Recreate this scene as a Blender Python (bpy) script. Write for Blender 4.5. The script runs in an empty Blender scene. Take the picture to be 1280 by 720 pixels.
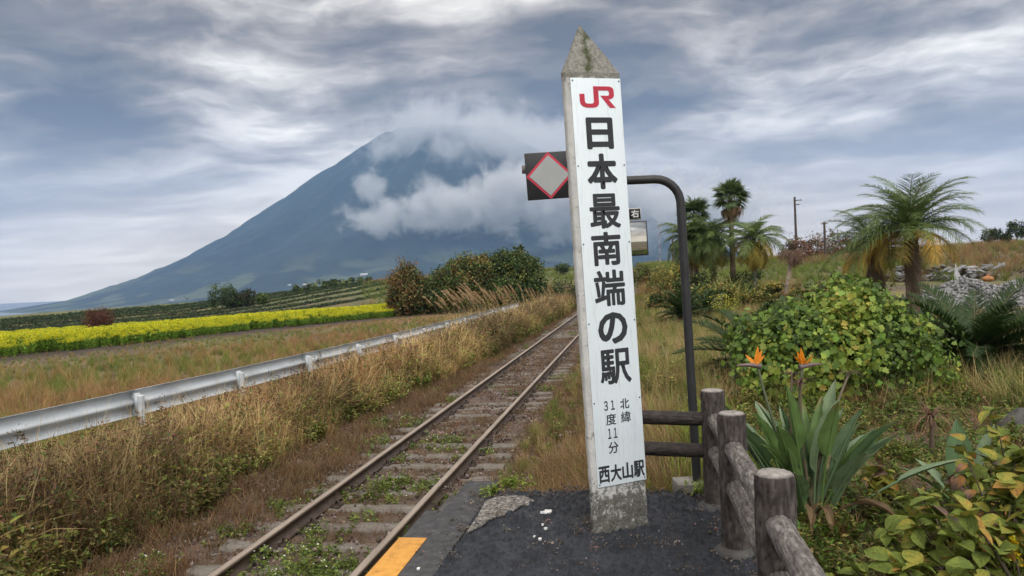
import bpy, math, random
import numpy as np
from mathutils import Matrix, Vector

# ------------------------------------------------------------------ camera, sky, sun, exposure
scene = bpy.context.scene
COL = scene.collection
F_PX, CX, CY, CAM_H = 924.0, 640.0, 360.0, 1.45
ROLL, PITCH = math.radians(-2.5), math.radians(-1.0)
cam_rot = Matrix.Rotation(math.radians(90) + PITCH, 3, 'X') @ Matrix.Rotation(ROLL, 3, 'Z')
cam_data = bpy.data.cameras.new('camera')
cam_data.sensor_width = 36.0
cam_data.lens = F_PX / 1280.0 * 36.0
cam_data.clip_start = 0.05
cam_data.clip_end = 40000.0
cam = bpy.data.objects.new('camera', cam_data)
cam.matrix_world = Matrix.Translation((0, 0, CAM_H)) @ cam_rot.to_4x4()
COL.objects.link(cam)
scene.camera = cam
MC = np.array(cam_rot)

def ray(x, y):
    d = MC @ np.array([(x - CX) / F_PX, -(y - CY) / F_PX, -1.0])
    return d / np.linalg.norm(d)
def at_z(x, y, z):
    """point on the level z seen at photo pixel x, y"""
    d = ray(x, y)
    return np.array([0, 0, CAM_H]) + d * ((z - CAM_H) / d[2])
def at_y(x, y, Y):
    """point at depth Y seen at photo pixel x, y"""
    d = ray(x, y)
    return np.array([0, 0, CAM_H]) + d * (Y / d[1])

SUN_EL, SUN_AZ = math.radians(42), math.radians(166)       # azimuth from +Y towards +X
sun_dir = Vector((math.sin(SUN_AZ) * math.cos(SUN_EL), math.cos(SUN_AZ) * math.cos(SUN_EL), math.sin(SUN_EL)))
sl = bpy.data.lights.new('sun', 'SUN')
sl.energy = 1.15
sl.angle = math.radians(45)
sl.color = (1.0, 0.99, 0.98)
sun = bpy.data.objects.new('sun', sl)
sun.rotation_euler = sun_dir.to_track_quat('Z', 'Y').to_euler()
COL.objects.link(sun)

world = bpy.data.worlds.new('World')
scene.world = world
world.use_nodes = True
def build_sky():
    nt = world.node_tree
    N, L = nt.nodes, nt.links
    N.clear()
    out = N.new('ShaderNodeOutputWorld'); bg = N.new('ShaderNodeBackground')
    L.new(bg.outputs[0], out.inputs[0]); bg.inputs[1].default_value = 1.0
    tc = N.new('ShaderNodeTexCoord')
    def vm(op, a, b=None):
        n = N.new('ShaderNodeVectorMath'); n.operation = op
        for i, v in enumerate((a, b)):
            if v is None: continue
            if hasattr(v, 'is_linked') or hasattr(v, 'links'): L.new(v, n.inputs[i])
            else: n.inputs[i].default_value = v
        return n.outputs['Value'] if op in ('DOT_PRODUCT', 'LENGTH') else n.outputs['Vector']
    def m(op, a, b=None, c=None, clamp=False):
        n = N.new('ShaderNodeMath'); n.operation = op; n.use_clamp = clamp
        for i, v in enumerate((a, b, c)):
            if v is None: continue
            if hasattr(v, 'links'): L.new(v, n.inputs[i])
            else: n.inputs[i].default_value = v
        return n.outputs[0]
    d = vm('NORMALIZE', tc.outputs['Generated'])
    sep = N.new('ShaderNodeSeparateXYZ'); L.new(d, sep.inputs[0])
    # cloud layers: direction stretched sideways, more so towards the horizon, and warped so that edges billow
    squash = m('DIVIDE', sep.outputs[2], m('ADD', m('MULTIPLY', m('ABSOLUTE', sep.outputs[2]), 1.0), 0.42))
    comb = N.new('ShaderNodeCombineXYZ')
    L.new(sep.outputs[0], comb.inputs[0]); L.new(sep.outputs[1], comb.inputs[1]); L.new(m('MULTIPLY', squash, 1.9), comb.inputs[2])
    p0 = comb.outputs[0]
    wn = N.new('ShaderNodeTexNoise'); wn.inputs['Scale'].default_value = 3.2; wn.inputs['Detail'].default_value = 4; L.new(p0, wn.inputs['Vector'])
    wv = vm('MULTIPLY', vm('SUBTRACT', wn.outputs['Color'], (0.5, 0.5, 0.5)), (0.24, 0.24, 0.20))
    p = vm('ADD', p0, wv)
    def noise(scale, detail, rough, off, dist=0.0, stretch=(1, 1, 1)):
        mp = N.new('ShaderNodeMapping'); mp.inputs['Location'].default_value = off
        mp.inputs['Scale'].default_value = stretch
        L.new(p, mp.inputs[0])
        n = N.new('ShaderNodeTexNoise'); n.inputs['Scale'].default_value = scale
        n.inputs['Detail'].default_value = detail; n.inputs['Roughness'].default_value = rough
        n.inputs['Distortion'].default_value = dist
        L.new(mp.outputs[0], n.inputs['Vector'])
        return n.outputs['Fac']
    big = noise(2.3, 3.0, 0.5, (3.1, 7.7, 0), 0.0, (1, 1, 1.5))
    mid = noise(5.4, 7.0, 0.52, (1.3, -2.2, 4), 0.1, (1, 1, 2.3))
    fine = noise(16.0, 6.0, 0.6, (9.3, 2.2, 1), 0.3, (1, 1, 1.8))
    v = m('ADD', m('MULTIPLY', big, 0.20), m('ADD', m('MULTIPLY', mid, 0.60), m('MULTIPLY', fine, 0.20)))
    # cloud masses (negative) and thin bright places (positive) that the overcast shows in the photograph
    spots = [(110, 105, 6, -.07), (30, 140, 5, -.06), (160, 128, 5, -.08), (50, 195, 6, -.10), (120, 225, 6, -.05), (820, 55, 10, -.10), (640, 90, 7, -.09), (500, 60, 6, -.07),
             (470, 115, 5, -.05), (980, 30, 5, -.06), (910, 205, 6, -.05), (1230, 150, 5, -.04), (1100, 230, 7, -.03), (20, 70, 4, -.05), (290, 215, 4, -.04), (240, 40, 5, -.04), (90, 300, 6, -.04),
             (80, 45, 4, .05), (185, 88, 4, .10), (330, 65, 4, .06), (340, 130, 6, .06), (385, 175, 5, .05), (205, 188, 5, .08), (400, 240, 5, .06), (150, 270, 6, .06), (280, 260, 6, .05),
             (60, 333, 7, .11), (90, 362, 7, .08), (590, 12, 7, .12), (900, 110, 6, .04), (1060, 115, 6, .03), (1180, 40, 6, .05), (1250, 90, 5, .04), (880, 160, 5, .04), (1000, 190, 7, .04)]
    dw = vm('ADD', d, vm('MULTIPLY', wv, (0.42, 0.42, 0.42)))
    for x, y, r, amp in spots:
        dist = vm('LENGTH', vm('MULTIPLY', vm('SUBTRACT', dw, tuple(ray(x, y))), (1.0, 1.0, 2.1)))
        mr = N.new('ShaderNodeMapRange'); mr.interpolation_type = 'SMOOTHSTEP'
        mr.inputs['From Min'].default_value = math.radians(r * 1.7); mr.inputs['From Max'].default_value = 0.0
        mr.inputs['To Min'].default_value = 0.0; mr.inputs['To Max'].default_value = amp
        L.new(dist, mr.inputs['Value'])
        v = m('ADD', v, mr.outputs[0])
    cr = N.new('ShaderNodeValToRGB'); L.new(v, cr.inputs[0])
    el = cr.color_ramp.elements
    el[0].position = 0.34; el[0].color = (0.062, 0.052, 0.042, 1)
    el[1].position = 0.67; el[1].color = (0.64, 0.60, 0.53, 1)
    for pos, c in ((0.42, (0.125, 0.107, 0.086, 1)), (0.475, (0.205, 0.177, 0.146, 1)), (0.53, (0.30, 0.270, 0.234, 1)), (0.595, (0.45, 0.415, 0.365, 1))):
        e = el.new(pos); e.color = c
    # clear air behind the cloud deck
    sky = N.new('ShaderNodeTexSky'); sky.sky_type = 'NISHITA'; sky.sun_disc = False
    sky.sun_elevation = SUN_EL; sky.sun_rotation = SUN_AZ
    sm = N.new('ShaderNodeMix'); sm.data_type = 'RGBA'; sm.blend_type = 'MULTIPLY'; sm.inputs['Factor'].default_value = 1.0
    L.new(sky.outputs[0], sm.inputs['A']); sm.inputs['B'].default_value = (0.1, 0.1, 0.1, 1)
    mx = N.new('ShaderNodeMix'); mx.data_type = 'RGBA'; mx.inputs['Factor'].default_value = 0.985
    L.new(sm.outputs['Result'], mx.inputs['A']); L.new(cr.outputs[0], mx.inputs['B'])
    # warm light low on the horizon all the way round
    hz = N.new('ShaderNodeMapRange'); hz.interpolation_type = 'SMOOTHSTEP'
    hz.inputs['From Min'].default_value = 0.22; hz.inputs['From Max'].default_value = 0.0
    hz.inputs['To Min'].default_value = 0.0; hz.inputs['To Max'].default_value = 0.60
    L.new(sep.outputs[2], hz.inputs['Value'])
    m2 = N.new('ShaderNodeMix'); m2.data_type = 'RGBA'; L.new(hz.outputs[0], m2.inputs['Factor'])
    L.new(mx.outputs['Result'], m2.inputs['A']); m2.inputs['B'].default_value = (0.74, 0.61, 0.44, 1)
    # an overcast sky brightens towards the zenith
    zg = N.new('ShaderNodeMapRange'); zg.inputs['From Min'].default_value = 0.35; zg.inputs['From Max'].default_value = 0.95
    zg.inputs['To Min'].default_value = 1.0; zg.inputs['To Max'].default_value = 3.0
    L.new(sep.outputs[2], zg.inputs['Value'])
    L.new(m2.outputs['Result'], bg.inputs[0]); L.new(zg.outputs[0], bg.inputs[1])
build_sky()
vs = scene.view_settings
scene.display_settings.display_device = 'sRGB'
vs.view_transform = 'Standard'
vs.look = 'None'
vs.gamma = 1.0
vs.use_curve_mapping = False
vs.exposure = 1.22
cy = scene.cycles
scene.render.engine = 'CYCLES'
cy.use_denoising = True
cy.max_bounces = 5
cy.diffuse_bounces = 2
cy.glossy_bounces = 3
cy.transmission_bounces = 4
cy.transparent_max_bounces = 12
cy.volume_bounces = 2
cy.volume_step_rate = 1.0
cy.volume_max_steps = 96
cy.sample_clamp_indirect = 8.0

# ------------------------------------------------------------------ helpers
rng = np.random.default_rng(7)
random.seed(7)
TH = math.radians(9.81)                       # heading of the railway
TV = np.array([math.sin(TH), math.cos(TH)]); RV = np.array([math.cos(TH), -math.sin(TH)])
def trk(s, o, z=0.0):
    """s metres along the track, o metres to its right"""
    return np.array([TV[0] * s + RV[0] * o, TV[1] * s + RV[1] * o, z])
def trk_n(s, o):
    s = np.asarray(s, float); o = np.asarray(o, float)
    return TV[0] * s + RV[0] * o, TV[1] * s + RV[1] * o
def to_so(x, y):
    return x * TV[0] + y * TV[1], x * RV[0] + y * RV[1]
def lin(r, g, b):
    f = lambda c: c / 12.92 if c <= 0.04045 else ((c + 0.055) / 1.055) ** 2.4
    return (f(r / 255), f(g / 255), f(b / 255))
def sstep(a, b, x):
    t = np.clip((np.asarray(x, float) - a) / (b - a), 0, 1)
    return t * t * (3 - 2 * t)
def _hash(ix, iy, iz, seed):
    h = (ix.astype(np.int64) * 374761393 + iy.astype(np.int64) * 668265263 + iz.astype(np.int64) * 2147483647 + seed * 1274126177) & 0xFFFFFFFF
    h = ((h ^ (h >> 13)) * 1274126177) & 0xFFFFFFFF
    h = ((h ^ (h >> 16)) * 2246822519) & 0xFFFFFFFF
    return ((h ^ (h >> 15)) & 0xFFFFFF) / float(0xFFFFFF)
def vnoise(x, y, z=0.0, seed=0):
    x, y, z = np.broadcast_arrays(np.asarray(x, float), np.asarray(y, float), np.asarray(z, float))
    ix, iy, iz = np.floor(x), np.floor(y), np.floor(z)
    fx, fy, fz = x - ix, y - iy, z - iz
    fx, fy, fz = [t * t * (3 - 2 * t) for t in (fx, fy, fz)]
    r = 0
    for a in (0, 1):
        for b in (0, 1):
            for c in (0, 1):
                w = (fx if a else 1 - fx) * (fy if b else 1 - fy) * (fz if c else 1 - fz)
                r = r + w * _hash(ix + a, iy + b, iz + c, seed)
    return r
def fbm(x, y, z=0.0, seed=0, octv=4, gain=0.5):
    t, a, n = 0, 1.0, 0
    for k in range(octv):
        t = t + a * vnoise(np.asarray(x) * 2 ** k, np.asarray(y) * 2 ** k, np.asarray(z) * 2 ** k, seed + k * 17)
        n += a; a *= gain
    return t / n

class Geo:
    """collects vertices, faces and colours for ONE mesh"""
    def __init__(self): self.V, self.F, self.C, self.n = [], [], [], 0
    def add(self, V, F, C=(1, 1, 1)):
        V = np.asarray(V, float).reshape(-1, 3)
        C = np.asarray(C, float)
        if C.ndim == 1: C = np.tile(C, (len(V), 1))
        self.V.append(V); self.C.append(C)
        F = np.asarray(F, int)
        self.F.append(F + self.n); self.n += len(V)
        return self
    def mesh(self, name, mat=None, smooth=False):
        me = bpy.data.meshes.new(name)
        V = np.concatenate(self.V); C = np.concatenate(self.C)
        me.vertices.add(len(V)); me.vertices.foreach_set('co', V.astype(np.float32).ravel())
        tot = sum(f.size for f in self.F); nf = sum(len(f) for f in self.F)
        loops = np.concatenate([f.ravel() for f in self.F]).astype(np.int32)
        sizes = np.concatenate([np.full(len(f), f.shape[1]) for f in self.F])
        starts = np.concatenate([[0], np.cumsum(sizes)[:-1]]).astype(np.int32)
        me.loops.add(tot); me.loops.foreach_set('vertex_index', loops)
        me.polygons.add(nf); me.polygons.foreach_set('loop_start', starts)
        ca = me.color_attributes.new('Col', 'FLOAT_COLOR', 'POINT')
        ca.data.foreach_set('color', np.concatenate([C, np.ones((len(C), 1))], 1).astype(np.float32).ravel())
        me.update(calc_edges=True)
        if smooth: me.polygons.foreach_set('use_smooth', np.ones(nf, bool))
        if mat: me.materials.append(mat)
        return me
    # --- shapes
    def box(self, c, size, C=(1, 1, 1), rot=None):
        s = np.array(size) / 2
        v = np.array([[x, y, z] for x in (-1, 1) for y in (-1, 1) for z in (-1, 1)]) * s
        if rot is not None: v = v @ np.asarray(rot).T
        f = [[0, 1, 3, 2], [4, 6, 7, 5], [0, 4, 5, 1], [2, 3, 7, 6], [0, 2, 6, 4], [1, 5, 7, 3]]
        return self.add(v + np.array(c), f, C)
    def tube(self, P, r, n=8, C=(1, 1, 1), cap=True, wob=0.0, seed=0):
        P = np.asarray(P, float); k = len(P); r = np.broadcast_to(np.asarray(r, float), (k,))
        t = np.gradient(P, axis=0); t /= np.linalg.norm(t, axis=1)[:, None] + 1e-9
        ref = np.array([0, 0, 1.0]) if abs(t[:, 2]).mean() < 0.9 else np.array([1.0, 0, 0])
        a = np.cross(t, ref); a /= np.linalg.norm(a, axis=1)[:, None] + 1e-9
        b = np.cross(t, a)
        an = np.linspace(0, 2 * math.pi, n, endpoint=False)
        ring = a[:, None, :] * np.cos(an)[None, :, None] + b[:, None, :] * np.sin(an)[None, :, None]
        rr = r[:, None] * np.ones((1, n))
        if wob: rr = rr * (1 + wob * (np.random.default_rng(seed).random((k, n)) - .5) * 2)
        V = P[:, None, :] + ring * rr[:, :, None]
        i = np.arange(k - 1)[:, None]; j = np.arange(n)[None, :]; j2 = (j + 1) % n
        F = np.stack([i * n + j, i * n + j2, (i + 1) * n + j2, (i + 1) * n + j], -1).reshape(-1, 4)
        Cc = np.asarray(C, float)
        if Cc.ndim == 2: Cc = np.repeat(Cc, n, 0)
        self.add(V.reshape(-1, 3), F[:, ::-1], Cc)
        if cap:
            for q, idx in ((0, np.arange(n)), (k - 1, np.arange(n)[::-1])):
                cc = Cc if Cc.ndim == 1 else Cc[q * n:(q + 1) * n]
                self.add(V[q], [list(idx)], cc)
        return self
    def poly(self, pts, z0, z1, C=(1, 1, 1)):
        """prism over a 2-D outline (counter-clockwise)"""
        n = len(pts)
        V = [(x, y, z0) for x, y in pts] + [(x, y, z1) for x, y in pts]
        self.add(V, [list(range(n))[::-1]], C)
        self.add(V, [[n + i for i in range(n)]], C)
        self.add(V, [[i, (i + 1) % n, n + (i + 1) % n, n + i] for i in range(n)], C)
        return self
    def inst(self, tv, tf, P, R, S, C):
        """many copies of a small template: tv k,3; P n,3; R n,3,3; S n or n,3; C n,3"""
        tv = np.asarray(tv, float); n = len(P); k = len(tv)
        S = np.asarray(S, float)
        if S.ndim == 1: S = S[:, None]
        V = np.einsum('nij,nkj->nki', R, tv[None] * S[:, None, :]) + P[:, None, :]
        for f in tf:
            pass
        C = np.repeat(np.asarray(C), k, 0)
        V = V.reshape(-1, 3)
        base = self.n
        self.V.append(V); self.C.append(C); self.n += len(V)
        for grp in tf:
            g = np.asarray(grp, int)
            F = (np.arange(n)[:, None, None] * k + g[None]).reshape(-1, g.shape[1]) + base
            self.F.append(F)
        return self
    def blades(self, P, az, L, lean, bend, w, c0, c1, nseg=3):
        """arching grass blades: a ribbon from each root point"""
        n = len(P); t = np.linspace(0, 1, nseg + 1)
        ang = lean[:, None] + bend[:, None] * t[None]
        st = L[:, None] / nseg
        dx = np.cumsum(np.concatenate([np.zeros((n, 1)), np.sin(ang[:, :-1]) * st], 1), 1)
        dz = np.cumsum(np.concatenate([np.zeros((n, 1)), np.cos(ang[:, :-1]) * st], 1), 1)
        ca, sa = np.cos(az)[:, None], np.sin(az)[:, None]
        cx = P[:, 0:1] + dx * ca; cyy = P[:, 1:2] + dx * sa; cz = P[:, 2:3] + dz
        hw = w[:, None] * (1 - t[None] ** 1.5 * 0.92) * 0.5
        px, py = -sa * hw, ca * hw
        A = np.stack([cx + px, cyy + py, cz], -1); B = np.stack([cx - px, cyy - py, cz], -1)
        V = np.stack([A, B], 2).reshape(n, -1, 3)
        k = 2 * (nseg + 1)
        f = np.array([[2 * i, 2 * i + 1, 2 * i + 3, 2 * i + 2] for i in range(nseg)])
        F = (np.arange(n)[:, None, None] * k + f[None]).reshape(-1, 4)
        C = c0[:, None, :] * (1 - t)[None, :, None] + c1[:, None, :] * t[None, :, None]
        C = np.repeat(C, 2, 1).reshape(-1, 3)
        return self.add(V.reshape(-1, 3), F, C)

def frames(fwd, nrm):
    """rotation matrices with local y = fwd, local z ~ nrm"""
    f = fwd / (np.linalg.norm(fwd, axis=1)[:, None] + 1e-9)
    x = np.cross(f, nrm); x /= np.linalg.norm(x, axis=1)[:, None] + 1e-9
    z = np.cross(x, f)
    return np.stack([x, f, z], -1)
def rvec(n, r=None):
    v = (r or rng).normal(size=(n, 3))
    return v / np.linalg.norm(v, axis=1)[:, None]
def jitter(c, n, amt=0.2, hue=0.08, r=None):
    r = r or rng
    c = np.asarray(c, float)
    if c.ndim == 1: c = np.tile(c, (n, 1))
    return np.clip(c * (1 + amt * r.normal(size=(n, 1))) * (1 + hue * r.normal(size=(n, 3))), 0.004, 0.9)
def mixc(cols, n, p=None, amt=0.2, hue=0.06, r=None):
    r = r or rng
    cols = np.asarray(cols, float)
    return jitter(cols[r.choice(len(cols), n, p=p)], n, amt, hue, r)
LEAF_V = [(0, 0, 0), (0.5, 0.42, 0.10), (0, 1, -0.08), (-0.5, 0.42, 0.10)]
LEAF_F = [[[0, 1, 2, 3]]]

def link(name, me, parent=None, loc=None, rot=None, scale=None):
    o = bpy.data.objects.new(name, me)
    COL.objects.link(o)
    if parent is not None: o.parent = parent
    if loc is not None: o.location = tuple(loc)
    if rot is not None: o.rotation_euler = rot
    if scale is not None: o.scale = (scale,) * 3 if np.isscalar(scale) else scale
    return o
def tag(o, label, cat, group=None):
    o['label'] = label; o['category'] = cat
    if group: o['group'] = group
    return o
def thing(name, label, cat, loc=(0, 0, 0), rotz=0.0, group=None):
    o = bpy.data.objects.new(name, None); o.empty_display_size = 0.1
    COL.objects.link(o); o.location = tuple(loc); o.rotation_euler = (0, 0, rotz)
    return tag(o, label, cat, group)
def struct(o): o['kind'] = 'structure'; return o
def stuff(o, label, cat):
    o['kind'] = 'stuff'; return tag(o, label, cat)
def bevel(o, w, seg=2):
    md = o.modifiers.new('bevel', 'BEVEL'); md.width = w; md.segments = seg; md.limit_method = 'ANGLE'
    return o

# ------------------------------------------------------------------ materials
def new_mat(name):
    m = bpy.data.materials.new(name); m.use_nodes = True
    nt = m.node_tree; nt.nodes.clear()
    out = nt.nodes.new('ShaderNodeOutputMaterial'); b = nt.nodes.new('ShaderNodeBsdfPrincipled')
    nt.links.new(b.outputs[0], out.inputs[0])
    return m, nt, b, out
def ramp(nt, fac, stops):
    r = nt.nodes.new('ShaderNodeValToRGB'); e = r.color_ramp.elements
    while len(e) > 1: e.remove(e[0])
    e[0].position = stops[0][0]; e[0].color = (*stops[0][1], 1)
    for p, c in stops[1:]:
        q = e.new(p); q.color = (*c, 1)
    nt.links.new(fac, r.inputs[0])
    return r.outputs[0]
def tnoise(nt, scale, detail=5, rough=0.6, vec=None, dist=0.0, stretch=None, coord='Object'):
    n = nt.nodes.new('ShaderNodeTexNoise')
    n.inputs['Scale'].default_value = scale; n.inputs['Detail'].default_value = detail
    n.inputs['Roughness'].default_value = rough; n.inputs['Distortion'].default_value = dist
    tc = nt.nodes.new('ShaderNodeTexCoord')
    src = tc.outputs[coord]
    if stretch:
        mp = nt.nodes.new('ShaderNodeMapping'); mp.inputs['Scale'].default_value = stretch
        nt.links.new(src, mp.inputs[0]); src = mp.outputs[0]
    nt.links.new(src, n.inputs['Vector'])
    return n.outputs['Fac']
def tvor(nt, scale, feature='F1', stretch=None, coord='Object', out='Distance'):
    n = nt.nodes.new('ShaderNodeTexVoronoi'); n.feature = feature; n.inputs['Scale'].default_value = scale
    tc = nt.nodes.new('ShaderNodeTexCoord'); src = tc.outputs[coord]
    if stretch:
        mp = nt.nodes.new('ShaderNodeMapping'); mp.inputs['Scale'].default_value = stretch
        nt.links.new(src, mp.inputs[0]); src = mp.outputs[0]
    nt.links.new(src, n.inputs['Vector'])
    return n.outputs[out]
def bump(nt, b, h, strength=0.5, dist=0.02):
    n = nt.nodes.new('ShaderNodeBump'); n.inputs['Strength'].default_value = strength; n.inputs['Distance'].default_value = dist
    nt.links.new(h, n.inputs['Height']); nt.links.new(n.outputs[0], b.inputs['Normal'])
def mixn(nt, a, b, fac, mode='MIX'):
    n = nt.nodes.new('ShaderNodeMix'); n.data_type = 'RGBA'; n.blend_type = mode
    for s, v in (('A', a), ('B', b)):
        if hasattr(v, 'links'): nt.links.new(v, n.inputs[s])
        else: n.inputs[s].default_value = (*v, 1)
    if hasattr(fac, 'links'): nt.links.new(fac, n.inputs['Factor'])
    else: n.inputs['Factor'].default_value = fac
    return n.outputs['Result']
def noisy(name, stops, scale=8, rough=0.8, bumpd=0.01, bstr=0.4, detail=6, stretch=None, coord='Object', metal=0.0, bscale=None, spec=0.4):
    m, nt, b, out = new_mat(name)
    f = tnoise(nt, scale, detail, 0.62, stretch=stretch, coord=coord)
    nt.links.new(ramp(nt, f, stops), b.inputs['Base Color'])
    b.inputs['Roughness'].default_value = rough; b.inputs['Metallic'].default_value = metal
    b.inputs['Specular IOR Level'].default_value = spec
    g = tnoise(nt, bscale or scale * 3, detail, 0.65, stretch=stretch, coord=coord)
    bump(nt, b, g, bstr, bumpd)
    return m
def foliage(name, inst, trans=0.28, rough=0.55, spec=0.3):
    m, nt, b, out = new_mat(name)
    a = nt.nodes.new('ShaderNodeAttribute'); a.attribute_name = 'Col'
    c = a.outputs['Color']
    if inst:
        t = nt.nodes.new('ShaderNodeAttribute'); t.attribute_type = 'INSTANCER'; t.attribute_name = 'tint'
        c = mixn(nt, c, t.outputs['Color'], 1.0, 'MULTIPLY')
    nt.links.new(c, b.inputs['Base Color'])
    b.inputs['Roughness'].default_value = rough; b.inputs['Specular IOR Level'].default_value = spec
    tr = nt.nodes.new('ShaderNodeBsdfTranslucent'); nt.links.new(c, tr.inputs[0])
    ms = nt.nodes.new('ShaderNodeMixShader'); ms.inputs[0].default_value = trans
    nt.links.new(b.outputs[0], ms.inputs[1]); nt.links.new(tr.outputs[0], ms.inputs[2]); nt.links.new(ms.outputs[0], out.inputs[0])
    return m
def colmat(name, rough=0.8, bscale=20, bdist=0.01, bstr=0.4, var=0.35, metal=0.0, spec=0.4, stretch=None):
    """base colour from the mesh's own colour attribute, broken up by noise"""
    m, nt, b, out = new_mat(name)
    a = nt.nodes.new('ShaderNodeAttribute'); a.attribute_name = 'Col'
    f = tnoise(nt, bscale * 0.35, 6, 0.6, stretch=stretch)
    g = ramp(nt, f, [(0.25, (1 - var,) * 3), (0.75, (1 + var,) * 3)])
    nt.links.new(mixn(nt, a.outputs['Color'], g, 1.0, 'MULTIPLY'), b.inputs['Base Color'])
    b.inputs['Roughness'].default_value = rough; b.inputs['Metallic'].default_value = metal; b.inputs['Specular IOR Level'].default_value = spec
    bump(nt, b, tnoise(nt, bscale, 6, 0.65, stretch=stretch), bstr, bdist)
    return m
M_LEAF = foliage('leaf', False)
M_LEAFI = foliage('leaf_scattered', True)
M_WAXY = foliage('waxy_leaf', False, 0.12, 0.38, 0.45)
M_BARK = colmat('bark', 0.9, 30, 0.01, 0.6)
M_COL = colmat('painted', 0.6, 30, 0.002, 0.2, 0.12)

# ------------------------------------------------------------------ scatter: ONE stuff object of many small plants
def scatter(name, protos, P, tint, label, cat, scl=None, lean=0.15, idx=None, r=None):
    r = r or rng
    n = len(P)
    coll = bpy.data.collections.new(name + '_kinds')
    for i, me in enumerate(protos):
        o = bpy.data.objects.new('%s_kind_%02d' % (name, i), me); coll.objects.link(o)
    me = bpy.data.meshes.new(name)
    me.vertices.add(n); me.vertices.foreach_set('co', np.asarray(P, np.float32).ravel())
    rot = np.stack([r.normal(size=n) * lean, r.normal(size=n) * lean, r.random(n) * 6.283], 1)
    sc = np.ones(n) if scl is None else np.asarray(scl)
    ix = r.integers(0, len(protos), n) if idx is None else idx
    a = me.attributes.new('rot', 'FLOAT_VECTOR', 'POINT'); a.data.foreach_set('vector', rot.astype(np.float32).ravel())
    a = me.attributes.new('scl', 'FLOAT', 'POINT'); a.data.foreach_set('value', sc.astype(np.float32))
    a = me.attributes.new('idx', 'INT', 'POINT'); a.data.foreach_set('value', ix.astype(np.int32))
    a = me.attributes.new('tint', 'FLOAT_COLOR', 'POINT')
    a.data.foreach_set('color', np.concatenate([np.clip(tint, 0, 3), np.ones((n, 1))], 1).astype(np.float32).ravel())
    o = link(name, me)
    ng = bpy.data.node_groups.new(name, 'GeometryNodeTree')
    ng.interface.new_socket('Geometry', in_out='INPUT', socket_type='NodeSocketGeometry')
    ng.interface.new_socket('Geometry', in_out='OUTPUT', socket_type='NodeSocketGeometry')
    N, L = ng.nodes, ng.links
    gi, go = N.new('NodeGroupInput'), N.new('NodeGroupOutput')
    iop = N.new('GeometryNodeInstanceOnPoints'); ci = N.new('GeometryNodeCollectionInfo')
    ci.inputs['Collection'].default_value = coll
    ci.inputs['Separate Children'].default_value = True; ci.inputs['Reset Children'].default_value = True
    def na(nm, t):
        q = N.new('GeometryNodeInputNamedAttribute'); q.data_type = t; q.inputs['Name'].default_value = nm
        return q.outputs['Attribute']
    e2r = N.new('FunctionNodeEulerToRotation')
    L.new(na('rot', 'FLOAT_VECTOR'), e2r.inputs[0])
    L.new(gi.outputs[0], iop.inputs['Points']); L.new(ci.outputs[0], iop.inputs['Instance'])
    iop.inputs['Pick Instance'].default_value = True
    L.new(na('idx', 'INT'), iop.inputs['Instance Index'])
    L.new(e2r.outputs[0], iop.inputs['Rotation']); L.new(na('scl', 'FLOAT'), iop.inputs['Scale'])
    L.new(iop.outputs[0], go.inputs[0])
    md = o.modifiers.new('scatter', 'NODES'); md.node_group = ng
    return stuff(o, label, cat)

# ------------------------------------------------------------------ the lie of the land
SEA_Z = -60.0
_bx = np.array([-900, 0, 120, 240, 330, 400, 470, 700, 830, 1000, 1280, 2200])
_boff = np.array([-21, -21, -19.5, -17.5, -12.4, -6, -1, 4, 4, 4, 9, 9])
_baz = np.arctan((_bx - 640) / 924.0)
def ground_z(x, y, rough=True):
    x = np.asarray(x, float); y = np.asarray(y, float)
    s, o = to_so(x, y)
    r = np.hypot(x, y)
    hb = 0.80 - 0.36 * sstep(7, 20, s)
    z = -0.92 - 1.25 * sstep(-9, -40, o) * sstep(25, 70, r) + sstep(-1.25, 0.85, o) * hb + sstep(3, 14, o) * 0.30
    z = z + sstep(-5.0, -7.2, o) * 0.10 * sstep(60, 10, s)
    az = np.arctan2(x, np.maximum(y, 1e-3))
    brow = CAM_H + np.interp(az, _baz, _boff) / 924.0 * 150.0
    brow = np.where(y < 0, -0.8, brow)
    w = np.where(o > 0, sstep(30, 130, r), sstep(80, 145, r))
    z = z * (1 - w) + brow * w
    z = z - 0.036 * np.maximum(r - 170, 0)
    z = np.maximum(z, SEA_Z - 3.0)
    if rough:
        bed = sstep(-5.0, -4.4, o) * sstep(-0.9, -1.5, o)
        amp = 0.10 - 0.03 * bed
        z = z + 0.045 * bed * sstep(0.44, 0.60, fbm(x * 0.75, y * 0.75, 0, 133, 3)) + 0.016 * bed * sstep(0.35, 0.2, np.abs(o + 2.77) - 0.25)
        z = z + (fbm(x * 1.3, y * 1.3, 0, 3, 4) - 0.5) * amp * sstep(900, 300, r)
        z = z + (fbm(x * 0.07, y * 0.07, 0, 9, 3) - 0.5) * 0.5 * sstep(20, 60, r) * sstep(400, 200, r)
    return z

C_DIRT = np.array(lin(92, 80, 68)); C_SOIL = np.array(lin(62, 52, 46)); C_STRAW = np.array(lin(132, 112, 78)); C_GRN = np.array(lin(84, 92, 48)); C_RUST = np.array(lin(128, 88, 58))
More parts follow.
